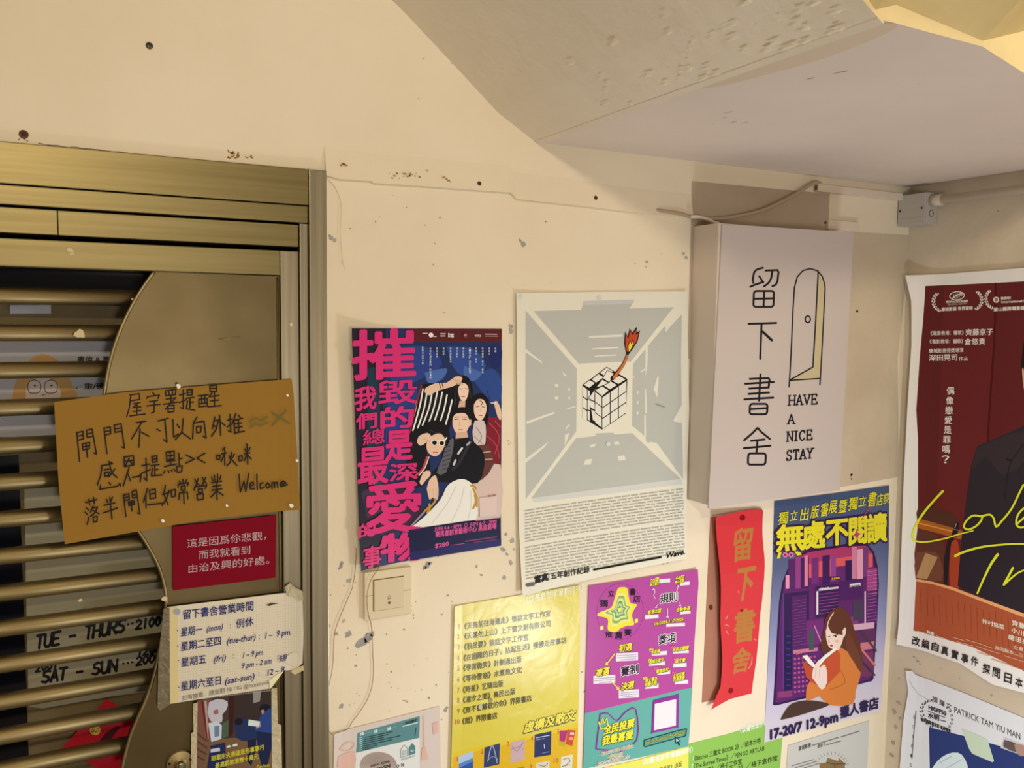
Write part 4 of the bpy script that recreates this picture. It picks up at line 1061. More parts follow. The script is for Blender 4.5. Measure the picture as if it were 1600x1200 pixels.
s.poly([(490, 830), (494, 795), (508, 770), (522, 756), (520, 790), (536, 778), (548, 790), (552, 850), (530, 880), (505, 850)], (244, 216, 202), 2)
s.line([(506, 790), (504, 830)], 2, (214, 160, 146)); s.line([(522, 790), (520, 830)], 2, (214, 160, 146))
s.poly([(362, 1003), (380, 968), (410, 936), (470, 924), (530, 930), (562, 942), (500, 965), (420, 990)], (76, 52, 44), 2)
YL = (236, 220, 46)
big = (('無', 346, 212, 456, 318), ('處', 452, 200, 542, 308), ('不', 548, 194, 636, 294), ('閱', 642, 184, 712, 290), ('讀', 716, 168, 790, 282))
s.begin('title_outline', 'dark purple outline of the big title')
for ch, x0, y0, x1, y1 in big: s.boxed(ch, x0-2, y0, x1, y1, (56, 26, 70), .10, skew=-10)
for ch, x0, y0, x1, y1 in big: s.begin('title_character', 'big yellow title character'); s.boxed(ch, x0, y0, x1, y1, YL, .035, skew=-10)
s.begin('title_ornament')
s.poly([(346, 345), (352, 322), (366, 318), (358, 345)], YL); s.poly([(418, 316), (440, 318), (448, 330), (430, 334)], YL)
for x in (380, 404): s.disc(x, 330, 11, (232, 120, 160)); s.disc(x, 330, 5, (120, 40, 90))
s.poly([(658, 252), (668, 238), (672, 222), (676, 240), (690, 244), (678, 252), (676, 268), (666, 256)], (196, 60, 130))
s.line([(690, 190), (715, 150), (730, 135)], 3, (196, 60, 110))
for ch, x, y, w, h in zip('獨立出版書展暨獨立書店祭', (350, 398, 440, 482, 522, 556, 596, 636, 678, 714, 750, 776), (158, 152, 142, 132, 120, 112, 110, 98, 92, 76, 84, 80), (38, 30, 32, 32, 30, 32, 32, 36, 30, 34, 24, 22), (50, 40, 52, 50, 56, 52, 50, 52, 42, 60, 48, 44)):
    s.begin('subtitle_character', 'small handwritten yellow character'); s.boxed(ch, x, y, x+w, y+h, YL, .012, skew=-5, slant=.12)
s.begin('date_line')
s.text('17-20/7 12-9pm', (312, 1084), (594, 1008), 54, (46, 26, 74), bold=.055)
s.text('獵人書店', (604, 994), (757, 950), 50, (46, 26, 74), bold=.04)
s.end()

# ---- yellow list poster
R_Y = (240, 230, 212)
s = Sheet('yellow_list_poster', 'glossy yellow poster listing ten numbered book titles', 'poster',
          [(72, 252), (260, 220), (440, 190), (805, 128), (811, 400), (806, 700), (800, 900), (790, 1420), (46, 1420), (56, 1000), (66, 600)], D5, WB, (222, 202, 66), R_Y, .003,
          fu=lambda u: .004*max(0, 1-u/.15)**2, cuts=(12, 12), rough=.3, bump=.09, spec=.45)
s.begin('printed_band', 'orange-yellow band with book covers')
s.poly([(62, 1108), (300, 1058), (560, 1000), (800, 938), (790, 1420), (46, 1420)], (226, 178, 26))
s.poly([(62, 1108), (300, 1058), (560, 1000), (800, 938), (800, 960), (560, 1022), (300, 1080), (62, 1132)], (230, 196, 34))
for P, c in (([(98, 1128), (184, 1100), (184, 1290), (98, 1310)], (92, 130, 190)), ([(98, 1200), (184, 1160), (184, 1290), (98, 1310)], (40, 82, 160)), ([(98, 1128), (184, 1100), (184, 1140), (98, 1175)], (178, 200, 216)),
             ([(250, 1080), (342, 1054), (338, 1178), (247, 1198)], (44, 56, 100)), ([(405, 1048), (488, 1028), (486, 1150), (404, 1170)], (202, 168, 166)), ([(545, 1004), (643, 984), (640, 1122), (542, 1138)], (30, 44, 92)),
             ([(692, 980), (740, 978), (720, 1050), (690, 1040)], (176, 40, 110)), ([(740, 975), (785, 980), (765, 1070), (725, 1060)], (206, 70, 50)), ([(684, 1040), (728, 1050), (722, 1072), (686, 1066)], (196, 170, 20)), ([(553, 1170), (632, 1156), (630, 1300), (552, 1310)], (220, 206, 176)), ([(700, 1135), (768, 1118), (760, 1300), (690, 1310)], (226, 216, 190)), ([(400, 1205), (485, 1190), (485, 1300), (400, 1310)], (150, 130, 60))):
    s.poly(P, c)
s.line([(270, 1160), (285, 1090), (300, 1070), (315, 1120), (325, 1170)], 5, (170, 180, 200), 3); s.line([(275, 1150), (300, 1130), (330, 1150)], 3, (150, 160, 190), 2)
s.line([(412, 1070), (440, 1100), (470, 1060), (482, 1050)], 3, (150, 110, 120), 3); s.line([(410, 1090), (450, 1075), (480, 1090)], 3, (160, 120, 130), 3)
s.line([(555, 1022), (630, 1008)], 5, (180, 190, 214)); s.line([(556, 1034), (600, 1026)], 4, (150, 160, 190)); s.line([(600, 1062), (602, 1084)], 4, (200, 206, 220)); s.line([(590, 1112), (628, 1104)], 3, (150, 160, 190))
s.quad(752, 990, 776, 1006, (236, 190, 170)); s.quad(745, 1020, 770, 1034, (240, 160, 120))
for q in ([(566, 1180), (600, 1190), (622, 1172)], [(712, 1150), (740, 1140), (752, 1160), (730, 1180)], [(706, 1190), (750, 1180)]): s.line(q, 3, (70, 60, 60), 2)
PN = (196, 76, 60)
for t, x, y in (('1', 78, 1160), ('2', 230, 1116), ('3', 382, 1072), ('4', 522, 1040), ('5', 676, 1000), ('9', 516, 1205), ('10', 650, 1170)):
    s.text(t, (x, y), (x+(14 if len(t) == 1 else 34), y-3), 38, PN)
KY = (62, 54, 20)
rows = ((127, 388, 638, 308, '《天亮前往海邊走》後話文字工作室'), (127, 447, 638, 368, '《天黑勿上山》上下齋文創有限公司'), (125, 508, 508, 448, '《我是嬰》後話文字工作室'), (122, 574, 730, 465, '《在困難的日子，拈起生活》慢慢走故事坊'), (120, 632, 468, 578, '《學習微笑》計劃通出版'),
        (118, 696, 470, 638, '《等待雪崩》水煮魚文化'), (118, 760, 360, 718, '《時差》艺鵠出版'), (118, 820, 432, 764, '《潮汐之間》島民出版'), (118, 882, 527, 804, '《致不會離散的你》界限書店'), (115, 944, 325, 906, '《間》界限書店'))
for i, (x0, y0, x1, y1, t) in enumerate(rows):
    s.begin('list_line'); s.text(t, (x0-12, y0), (x1, y1), 41, KY, bold=.015)
    n = str(i+1)
    s.text(n, ((88 if i < 9 else 68), y0-3), ((103 if i < 9 else 104), y0-6), 42, PN)
s.begin('heading')
s.text('（以書名首字筆劃排列）', (470, 232), (828, 160), 44, (244, 236, 190), bold=.015)
s.begin('heading', 'purple-edged yellow heading'); s.text('虛構及散文', (478, 992), (780, 912), 68, (70, 54, 60), bold=.10, slant=.15); s.text('虛構及散文', (478, 990), (780, 910), 68, (244, 226, 70), bold=.03, slant=.15)
for x, y, c in ((226, 842, (190, 186, 170)), (286, 803, (150, 130, 70))):
    s.begin('putty_dot', 'greyish putty dot'); s.disc(x, y, 12, c, 15)
s.end()

# ---- purple and teal rules poster
s = Sheet('rules_poster', 'purple and teal poster with a yellow star and competition rules', 'poster',
          [(72, 165), (380, 118), (685, 68), (688, 150), (676, 330), (665, 500), (656, 690), (648, 850), (640, 1000), (632, 1076), (400, 1132), (40, 1206), (50, 890), (62, 500)], D4, WB, (184, 76, 148), R_Y, .003,
          fu=lambda u: .005*max(0, (u-.8)/.2)**2, cuts=(12, 1), rough=.3)
s.begin('teal_field', 'teal lower field')
s.poly([(50, 890), (655, 741), (648, 850), (640, 1000), (632, 1076), (400, 1132), (40, 1206)], (104, 172, 154))
s.begin('star_emblem', 'yellow and green star emblem')
s.line([(250+132*math.cos(t/20*math.pi), 312+160*math.sin(t/20*math.pi)-4*math.cos(t/20*math.pi)) for t in range(40)], 1.6, (96, 20, 96), closed=True)
star = [(262, 172), (290, 178), (298, 220), (310, 262), (346, 272), (330, 300), (318, 335), (330, 385), (290, 392), (250, 408), (235, 425), (195, 425), (180, 408), (182, 360), (165, 345), (122, 335), (130, 318), (180, 298), (205, 280), (222, 225), (238, 180)]
for k, c in ((1, (240, 224, 60)), (.74, (238, 226, 140)), (.62, (150, 176, 80)), (.50, (222, 226, 150)), (.38, (112, 160, 96)), (.27, (196, 214, 130)), (.17, (90, 150, 130))):
    s.poly([(246+(x-246)*k, 300+(y-300)*k) for x, y in star], c, 4)
for x, y in ((240, 292), (138, 394), (334, 354)): s.quad(x, y, x+17, y+22, (246, 236, 90), sk=-3)
DK, YT = (40, 16, 44), (240, 226, 60)
for ch, x0, y0, x1, y1 in (('獨', 136, 244, 180, 284), ('立', 182, 190, 218, 224), ('書', 304, 180, 338, 218), ('店', 326, 220, 364, 258), ('推', 166, 424, 206, 458), ('薦', 222, 424, 262, 464), ('賽', 274, 410, 314, 448)):
    s.boxed(ch, x0, y0, x1, y1, DK, .03)
s.begin('printed_text')
Wp = (238, 226, 232)
def tagbox(x0, y0, x1, y1, sk=-6): s.poly([(x0, y0), (x1, y0+sk), (x1, y1+sk), (x0, y1)], Wp)
def ytext(t, p0, p1, h, bold=.03):
    s.text(t, (p0[0]+2, p0[1]+2), (p1[0]+2, p1[1]+2), h, DK, bold=.07, slant=.12); s.text(t, p0, p1, h, YT, bold=bold, slant=.12)
for t, p0, p1, h in (('規則', (476, 262), (574, 246), 58), ('獎項', (468, 496), (566, 478), 58), ('賽制', (252, 676), (354, 656), 58)):
    s.text(t, p0, p1, h, Wp, bold=.09); s.text(t, p0, p1, h, DK, bold=.025)
for x0, y0, x1, y1 in ((468, 128, 534, 150), (590, 144, 642, 164), (392, 332, 468, 354), (590, 308, 646, 326), (512, 380, 616, 398), (226, 548, 352, 594), (98, 676, 222, 722), (242, 758, 358, 804), (430, 540, 516, 562), (552, 524, 636, 550), (414, 598, 504, 620), (552, 606, 624, 628), (460, 650, 534, 670), (392, 724, 468, 750), (560, 702, 632, 724)): tagbox(x0, y0, x1, y1)
for x0, y0, x1 in ((232, 562, 346), (232, 574, 346), (250, 586, 340), (104, 692, 216), (104, 704, 216), (130, 716, 200), (248, 774, 352), (248, 786, 352), (262, 797, 340)): s.line([(x0, y0), (x1, y0-8)], 4, (176, 156, 176))
for t, p0, p1, h in (('20間', (420, 150), (468, 142), 34), ('獨立書店', (418, 166), (468, 158), 16), ('44位', (562, 134), (612, 126), 32), ('書店推薦', (560, 150), (610, 142), 16), ('香港出版', (404, 326), (482, 312), 26), ('自動參選', (566, 312), (642, 298), 26), ('1/6/2024-31/7/2025', (440, 390), (606, 362), 26),
                     ('初選', (240, 538), (314, 526), 48), ('複選', (110, 676), (186, 662), 48), ('決選', (252, 756), (326, 742), 48), ('年度書', (424, 552), (474, 542), 24), ('原創及翻譯', (546, 536), (634, 522), 26), ('虛構及散文', (412, 606), (496, 592), 24), ('圖文書', (560, 602), (616, 592), 26), ('書籍設計', (452, 660), (524, 646), 24), ('獨立書店', (390, 712), (458, 700), 26), ('推薦大獎', (388, 736), (456, 724), 26), ('全民投票', (548, 684), (612, 672), 26), ('我最喜愛', (548, 706), (612, 694), 26)):
    ytext(t, p0, p1, h)
for q in ([(215, 552), (168, 612)], [(178, 612), (168, 613), (170, 600)], [(200, 708), (240, 750)], [(230, 750), (241, 751), (240, 740)]): s.line(q, 6, YT)
for q in ([(448, 236), (438, 215), (446, 200), (438, 180)], [(432, 188), (438, 180), (446, 188)], [(572, 186), (578, 162)], [(570, 168), (578, 162), (582, 172)], [(518, 292), (518, 345)], [(510, 336), (518, 346), (526, 336)], [(462, 268), (448, 288), (460, 284)], [(584, 258), (592, 278), (582, 276)]): s.line(q, 3, Wp, 2)
for x, y, c in ((424, 530, YT), (548, 514, (236, 110, 140)), (416, 588, YT), (562, 582, (236, 110, 140)), (450, 634, (236, 110, 140)), (390, 690, YT), (552, 660, (236, 110, 140))):
    s.line([(x-10, y-8), (x-6, y+8), (x+8, y+6), (x+10, y-10), (x+3, y-2), (x-1, y-12), (x-4, y), (x-10, y-8)], 3, c)
s.begin('voting_panel', 'open-book outline with yellow vote call')
PP = (150, 50, 146)
s.line([(136, 892), (112, 1090), (150, 1096), (230, 1100)], 6, PP); s.line([(136, 892), (180, 888), (230, 930), (280, 880), (338, 866), (344, 1040), (240, 1108)], 6, PP, 3)
s.line([(125, 935), (138, 978), (180, 962), (172, 915), (158, 942), (148, 918), (140, 950), (125, 935)], 5, YT)
for t, p0, p1, h in (('全民投票', (152, 1004), (326, 962), 56), ('我最喜愛', (144, 1066), (318, 1026), 56)): ytext(t, p0, p1, h, .045)
for t, p0, p1, h in (('· 2025年7月31日截止', (130, 1130), (322, 1080), 24), ('· 香港出版', (176, 1146), (262, 1126), 24), ('· 每次可投選三本', (106, 1190), (300, 1140), 24)):
    s.text(t, p0, p1, h, (246, 240, 220), bold=.08); s.text(t, p0, p1, h, (150, 130, 30), bold=.01)
s.poly([(436, 822), (446, 812), (566, 784), (580, 792), (578, 960), (566, 968), (436, 998), (428, 988)], PP, 2)
s.poly([(444, 834), (566, 806), (564, 956), (440, 984)], (236, 226, 224))
s.line([(386, 1040), (612, 976), (622, 972), (618, 1012), (606, 1018), (390, 1078), (384, 1074), (386, 1040)], 4, (24, 60, 60))
s.text('https://forms.gle/KNe2UEaGoMaKC1E1', (390, 1064), (614, 1002), 25, (30, 60, 44), bold=.05); s.text('https://forms.gle/KNe2UEaGoMaKC1E1', (390, 1063), (614, 1001), 25, (214, 214, 80), bold=.0)
s.poly([(560, 1018), (592, 1046), (580, 1048), (588, 1066), (580, 1070), (572, 1052), (562, 1062)], (24, 60, 60)); s.poly([(564, 1028), (584, 1044), (570, 1046), (565, 1052)], (180, 210, 200))
s.end()

# ---- pale yellow list under it, green list, grey poster, craft poster
s = Sheet('pale_yellow_list_poster', 'pale yellow list poster under the purple poster, mostly below the picture edge', 'poster', [(42, 1226), (330, 1160), (640, 1075), (636, 1420), (40, 1420)], D4, WB, (232, 226, 96), R_Y, .002, rough=.3)
s.begin('printed_text')
s.text('（以書名首字筆劃排列）', (360, 1186), (662, 1108), 36, (250, 246, 214), bold=.03)
s.text('《春日手信》出版', (430, 1236), (600, 1188), 30, (60, 56, 20), bold=.015)
s.end()
s = Sheet('green_list_poster', 'light green poster with a numbered book list, under the red paper strip', 'poster', [(-18, 1104), (150, 1062), (300, 1018), (372, 1078), (362, 1200), (356, 1330), (-24, 1330)], D3, WB, (146, 192, 84), R_Y, .001, rough=.3)
s.begin('printed_text')
KG = (40, 52, 24)
s.text('（以書名首字筆劃', (188, 1062), (330, 1016), 30, (240, 246, 214), bold=.02)
s.text('《Bitches 三魔女 BOOK 2》／紙本分格', (4, 1174), (284, 1096), 25, KG, bold=.02)
s.text('《The Surreal Times》／PEN SO ARTLAB', (0, 1206), (298, 1128), 25, KG, bold=.02)
s.text('《給獨居者》／格子工作室', (-6, 1238), (206, 1182), 25, KG, bold=.02)
s.text('《島嶼食譜，2》／格子盒作室', (60, 1246), (352, 1168), 25, KG, bold=.02)
s.text('1', (4, 1170), (10, 1168), 22, (236, 240, 200)); s.text('2', (0, 1200), (10, 1198), 22, (236, 240, 200))
s.end()
s = Sheet('grey_house_poster', 'pale grey poster with a brown house drawing, below the book fair poster', 'poster', [(396, 1108), (560, 1058), (726, 1008), (718, 1200), (712, 1330), (384, 1330), (390, 1200)], D3, WB, (206, 200, 190), R_B, .002)
s.begin('printed_text')
KK = (60, 56, 52)
s.text('康城影展', (437, 1130), (488, 1113), 20, KK, bold=.03)
for x0, y0, x1, y1 in ((494, 1108, 600, 1076), (610, 1074, 686, 1050)): s.line([(x0, y0), (x1, y1)], 5, (130, 124, 118))
s.text('奧斯卡', (514, 1120), (548, 1108), 17, KK, bold=.02); s.line([(552, 1106), (610, 1090)], 5, (130, 124, 118))
for k in range(3): s.line([(410+k*14, 1192+k*8), (500+k*10, 1166+k*8)], 4, (130, 124, 118))
for k in range(12):
    a = math.radians(200+k*14); s.line([(572+55*math.cos(a), 1190+55*math.sin(a)*.8), (572+70*math.cos(a), 1190+70*math.sin(a)*.8)], 2, (130, 124, 118))
s.begin('printed_house', 'brown house drawing')
s.poly([(525, 1210), (522, 1182), (550, 1178), (556, 1158), (580, 1166), (598, 1172), (604, 1160), (626, 1182), (628, 1330), (526, 1330)], (140, 112, 72))
s.line([(552, 1178), (585, 1185), (628, 1182)], 4, (96, 72, 44)); s.line([(585, 1185), (584, 1230)], 4, (96, 72, 44))
s.end()
s = Sheet('craft_poster', 'small pale poster with a teal panel and house icons, lowest beside the gate', 'poster', [(36, 1012), (300, 946), (606, 869), (612, 1100), (614, 1420), (28, 1420), (32, 1200)], D6, WB, (216, 196, 174), (232, 220, 196), .002,
          fu=lambda u: .008*max(0, 1-u/.2)**2, cuts=(12, 1))
s.begin('printed_panel', 'teal panel on white')
s.poly([(160, 1062), (500, 1000), (498, 1420), (152, 1420)], (226, 220, 208))
s.poly([(166, 1012), (500, 921), (498, 1038), (158, 1118)], (92, 136, 130))
WW = (214, 226, 216)
for y, x0, x1 in ((1026, 180, 238), (1012, 254, 316), (998, 326, 370)): s.text('社區', (x0, y), (x0+20, y-5), 18, WW, bold=.06); s.line([(x0+22, y-10), (x1, y-20)], 5, (120, 156, 150))
for k, (x0, x1) in enumerate(((210, 354), (205, 330), (200, 306), (196, 395), (196, 350), (190, 270), (184, 250))):
    y = 1036+k*11.5; s.line([(x0, y), (x1, y-.22*(x1-x0))], 5, (44, 66, 64))
for k in range(7): s.line([(178, 1038+k*11), (190, 1035+k*11)], 3, WW)
s.text('市在設計', (420, 968), (488, 948), 18, (30, 48, 46), bold=.03); s.line([(410, 976), (488, 956)], 5, WW); s.line([(474, 1025), (480, 985)], 5, (60, 86, 82))
s.begin('printed_icons', 'teal house icons')
TE = (84, 128, 122)
s.line([(396, 1144), (396, 1104), (416, 1076), (434, 1092), (434, 1134), (396, 1144)], 2.5, TE)
s.poly([(440, 1133), (440, 1094), (458, 1066), (476, 1082), (476, 1122)], TE)
for k in range(4): s.line([(400, 1110+k*7), (428, 1104+k*7)], 2, TE)
s.text('本土', (450, 1114), (468, 1109), 12, WW, bold=.05); s.text('市在設計', (398, 1160), (476, 1136), 10, TE)
s.begin('printed_circle', 'ringed wood-grain circle')
s.disc(278, 1185, 98, (178, 158, 138), 72, 40)
for k in range(9): s.line([(278+(92-k*9)*math.cos(t/14*math.pi), 1185+(66-k*6)*math.sin(t/14*math.pi)) for t in range(14, 29)], 2, (140, 120, 104))
s.text('HONG KONG', (236, 1196), (338, 1168), 18, (50, 44, 40), bold=.03)
s.text('DESIGN', (240, 1226), (340, 1196), 26, (50, 44, 40), bold=.04); s.text('O  N', (374, 1200), (414, 1190), 26, (50, 44, 40), bold=.03)
s.begin('printed_border', 'faint orange crafts printed on the border')
OR = (222, 176, 150)
s.line([(520, 920), (522, 1080)], 7, OR); s.poly([(506, 1160), (512, 1090), (530, 1084), (546, 1150)], OR); s.begin('printed_border', 'faint orange crafts printed on the border'); s.poly([(566, 960), (598, 950), (598, 1010), (572, 1020)], OR); s.begin('printed_border', 'faint orange crafts printed on the border'); s.line([(70, 1090), (110, 1060), (150, 1070), (120, 1105), (70, 1095)], 8, OR, 3); s.poly([(60, 1130), (150, 1110), (146, 1200), (58, 1220)], OR, 2)
s.end()
# ------------------------------------------------------------------ light-box sign
xb = WB.hit(1087, 354)[0]
tF = xb/ (ray(1128.5, 350.4).x/ray(1128.5, 350.4).y)
FY = tF                                           # depth of the front face
SF = Back(FY)
cs = [SF.hit(*p) for p in ((1128.5, 350.4), (1334, 362.8), (1312, 765), (1107, 794.5))]
sx0, sx1 = (cs[0][0]+cs[3][0])/2, (cs[1][0]+cs[2][0])/2
sz1, sz0 = (cs[0][1]+cs[1][1])/2, (cs[2][1]+cs[3][1])/2
sign = empty('light_box_sign', ((sx0+sx1)/2, WALL_Y, (sz0+sz1)/2), 'white light-box shop sign with black Chinese characters and a line-drawn door', 'sign')
M_ACR = ink((198, 188, 188), rough=.35, spec=.4)
M_ACR2 = ink((214, 202, 192), rough=.4, spec=.4)
bm = bmesh.new(); box(bm, sx0, sx1, FY+.003, WALL_Y-.0005, sz0, sz1, .002)
link('box_casing', bm, M_ACR2, sign)
e = 3
s = Sheet('front_panel', '', '', [(1128.5, 350.4), (1334, 362.8), (1312, 765), (1107, 794.5)], (0, 0, 1), SF, (236, 226, 224), None, 0.0, thick=.0028, root=sign, paper=M_ACR)
s.f = C8
IK = (22, 24, 34)
def rrect(x0, y0, x1, y1, r, sk=0):
    P = []
    for cx, cy, a0 in ((x1-r, y0+r, -90), (x1-r, y1-r, 0), (x0+r, y1-r, 90), (x0+r, y0+r, 180)):
        for k in range(5):
            a = math.radians(a0+k*22.5); P.append((cx+r*math.cos(a)+sk*(cy+r*math.sin(a)-y0), cy+r*math.sin(a)))
    return P
w = 7.2
s.begin('logo_character', 'black rounded first character'); s.line([(299, 336), (278, 342), (268, 352), (263, 378), (265, 390)], w, IK, 2); s.line([(254, 403), (270, 396), (300, 386)], w, IK); s.line([(286, 366), (300, 388)], w, IK)
s.line([(308, 346), (350, 344), (354, 352), (350, 384), (344, 396), (332, 401)], w, IK); s.line([(332, 346), (328, 372), (318, 390), (302, 402)], w, IK, 2)
s.line(rrect(267, 418, 338, 474, 9, -.04), w, IK, closed=True); s.line([(303, 420), (301, 472)], w, IK); s.line([(266, 446), (336, 444)], w, IK)
s.begin('logo_character', 'black rounded second character'); s.line([(248, 534), (346, 531)], w, IK); s.line([(294, 534), (289, 658)], w, IK); s.line([(298, 562), (330, 592)], w*1.25, IK)
s.begin('logo_character', 'black rounded third character'); s.line([(290, 713), (285, 806)], w, IK); s.line([(252, 729), (318, 726), (322, 731), (319, 757)], w, IK); s.line([(236, 746), (337, 740)], w, IK); s.line([(250, 763), (319, 759)], w, IK); s.line([(248, 782), (320, 777)], w, IK); s.line([(233, 801), (335, 795)], w, IK)
s.line(rrect(253, 817, 315, 854, 9, -.05), w, IK, closed=True); s.line([(252, 836), (314, 832)], w, IK)
s.begin('logo_character', 'black rounded fourth character'); s.line([(232, 946), (262, 920), (280, 902), (292, 916), (323, 941)], w, IK); s.line([(231, 974), (325, 965)], w, IK); s.line([(256, 948), (304, 943)], w, IK); s.line([(279, 946), (276, 990)], w, IK)
s.line(rrect(247, 992, 309, 1032, 9, -.05), w, IK, closed=True)
s.begin('door_drawing', 'line drawing of an ajar arched door')
s.poly([(494, 349), (508, 366), (517, 400), (501, 727), (393, 733), (475, 687)], (196, 184, 152))
w = 4.6
s.line([(391, 757), (398, 640), (405, 480), (410, 405), (420, 368), (440, 346), (466, 339), (492, 347), (508, 366), (517, 395), (518, 412), (509, 590), (500, 750)], w, IK)
s.line([(494, 348), (484, 540), (475, 687), (393, 733)], w, IK); s.line([(393, 734), (501, 727)], w, IK)
s.line([(457+9*math.cos(k/8*math.pi), 518+12*math.sin(k/8*math.pi)) for k in range(16)], w, IK, closed=True)
LT = {'H': [[(0, 0), (0, 1)], [(1, 0), (1, 1)], [(0, .5), (1, .5)], ('s', 0, 0), ('s', 0, 1), ('s', 1, 0), ('s', 1, 1)], 'A': [[(0, 0), (.5, 1), (1, 0)], [(.2, .35), (.8, .35)], ('s', 0, 0), ('s', 1, 0)], 'V': [[(0, 1), (.5, 0), (1, 1)], ('s', 0, 1), ('s', 1, 1)],
      'E': [[(.1, 0), (.1, 1)], [(0, 1), (.9, 1), (.9, .8)], [(0, 0), (1, 0), (1, .22)], [(.1, .5), (.7, .5)], [(.7, .4), (.7, .6)]], 'N': [[(.05, 0), (.05, 1), (.95, 0), (.95, 1)], ('s', .05, 0), ('s', .95, 1), ('s', 0, 1)], 'I': [[(.5, 0), (.5, 1)], ('s', .5, 0), ('s', .5, 1)],
      'C': [[(.95, .8), (.75, .97), (.45, 1), (.15, .8), (.03, .5), (.15, .2), (.45, 0), (.75, .03), (.98, .2)], [(.95, .98), (.95, .75)]], 'S': [[(.9, .82), (.65, 1), (.3, 1), (.08, .78), (.25, .57), (.75, .45), (.95, .22), (.7, 0), (.3, 0), (.05, .2)], [(.9, 1), (.9, .78)], [(.05, 0), (.05, .24)]],
      'T': [[(.5, 0), (.5, 1)], [(0, .8), (0, 1), (1, 1), (1, .8)], ('s', .5, 0)], 'Y': [[(0, 1), (.5, .48), (1, 1)], [(.5, .48), (.5, 0)], ('s', .5, 0), ('s', 0, 1), ('s', 1, 1)]}
def serif(word, p0, p1, h, w):
    s.begin('english_word', 'black serif word'); n = len(word); ws = [.5 if c == 'I' else 1 for c in word]; tot = sum(ws)+.36*(n-1); x = 0
    ex, ey = (p1[0]-p0[0])/tot, (p1[1]-p0[1])/tot
    for c, cw in zip(word, ws):
        f = lambda u, v: (p0[0]+ex*(x+u*cw)-.035*h*v+.07*h*v, p0[1]+ey*(x+u*cw)-h*v)
        for st in LT[c]:
            if st[0] == 's':
                a = f(st[1], st[2]); s.line([(a[0]-5, a[1]+.4), (a[0]+5, a[1]-.4)], w*.7, IK)
            else: s.line([f(u, v) for u, v in st], w, IK)
        x += cw+.36
serif('HAVE', (391, 822), (489, 817), 34, 4.8)
serif('A', (387, 888), (408, 887), 33, 4.8)
serif('NICE', (384, 950), (471, 943), 34, 4.8)
serif('STAY', (381, 1017), (472, 1008), 34, 4.8)
s.end()

# ------------------------------------------------------------------ posters on the right-hand wall
D1, D2 = (1390, 270, .425), (1390, 750, .375)
R_M = (208, 182, 160)
FR = (0, 0, 1)
out = [(1426, 431), (1480, 428), (1600, 419), (1760, 408), (1760, 1118), (1680, 1104), (1600, 1081), (1555, 1069), (1502, 1036), (1450, 1018), (1409, 1005), (1413, 900), (1418, 760), (1424, 640), (1430, 540), (1431, 470)]
s = Sheet('film_poster', 'large dark red film poster with yellow handwriting and a man in a dark suit', 'poster', out, FR, WR, (206, 180, 158), R_M, .004,
          fu=lambda u: .022*max(0, 1-u/.16)**2, gv=lambda v: .006*max(0, (v-.85)/.15)**2+.008*max(0, 1-v/.1)**2, cuts=(40, 24), rough=.4)
s.begin('printed_scene', 'dark red courtroom scene')
red = [(1449.5, 447), (1600, 440), (1760, 432), (1760, 1092), (1600, 1048), (1520, 1011), (1430, 984), (1433, 900), (1438, 720), (1435, 640), (1440, 560)]
s.poly(red, (92, 26, 24))
s.poly([(1557, 442), (1760, 432), (1760, 800), (1540, 800), (1546, 640)], (86, 24, 22))
s.line([(1557, 443), (1553, 540), (1546, 640), (1540, 760)], 3.2, (66, 12, 12), 3)
s.poly([(1449.5, 447), (1476, 446), (1470, 600), (1462, 800), (1436, 800), (1437, 640)], (84, 24, 22))
s.f = D2
s.poly([(124, 110), (200, 118), (262, 140), (284, 175), (284, 215), (200, 200), (120, 170)], (72, 34, 24), 2)
s.poly([(122, 160), (316, 214), (312, 252), (120, 200)], (150, 74, 24)); s.poly([(122, 176), (314, 226), (314, 230), (122, 182)], (196, 116, 50))
s.poly([(120, 205), (190, 225), (225, 270), (236, 340), (225, 430), (112, 410)], (84, 40, 26), 2); s.poly([(118, 300), (190, 300), (214, 340), (218, 420), (112, 408)], (104, 54, 34), 2)
s.poly([(150, 304), (200, 322), (156, 414), (114, 406)], (160, 112, 66))
s.poly([(226, 330), (242, 250), (262, 228), (268, 245), (250, 330), (240, 440), (226, 436)], (34, 22, 20))
s.poly([(258, 260), (282, 250), (296, 340), (286, 455), (252, 446), (250, 330)], (150, 50, 24), 2)
s.poly([(258, 230), (272, 178), (290, 176), (290, 205), (278, 238)], (26, 20, 20)); s.line([(266, 205), (288, 210)], 3, (110, 90, 84)); s.line([(278, 182), (272, 200)], 3, (150, 130, 120))
s.begin('printed_person', 'man in a dark suit')
s.poly([(340, -60), (365, -140), (480, -190), (570, -230), (1000, -230), (1000, 640), (560, 560), (300, 455), (284, 440), (300, 240), (322, 60)], (38, 28, 30))
s.poly([(365, -132), (400, -150), (560, -205), (575, -90), (470, -20), (400, -100), (345, -40)], (48, 34, 34), 2)
s.line([(560, -150), (500, -60), (480, 80)], 4, (24, 18, 20), 3); s.poly([(486, -92), (512, -84), (506, -76), (484, -84)], (24, 18, 22))
s.poly([(548, -420), (556, -560), (600, -640), (760, -660), (850, -560), (840, -400), (800, -330)], (24, 16, 16), 2)
s.poly([(552, -462), (566, -480), (600, -480), (800, -460), (780, -280), (700, -200), (600, -240), (572, -330), (556, -400)], (190, 132, 100), 2)
s.poly([(556, -470), (560, -560), (640, -630), (760, -630), (830, -540), (800, -450), (760, -500), (680, -480), (610, -500), (572, -440)], (24, 16, 16), 2)
for x in (636, 730): s.line([(x-26, -424), (x, -432), (x+26, -424)], 6, (40, 26, 22)); s.line([(x-20, -398), (x, -404), (x+20, -396)], 5, (30, 20, 18)); s.disc(x, -397, 6, (24, 16, 14))
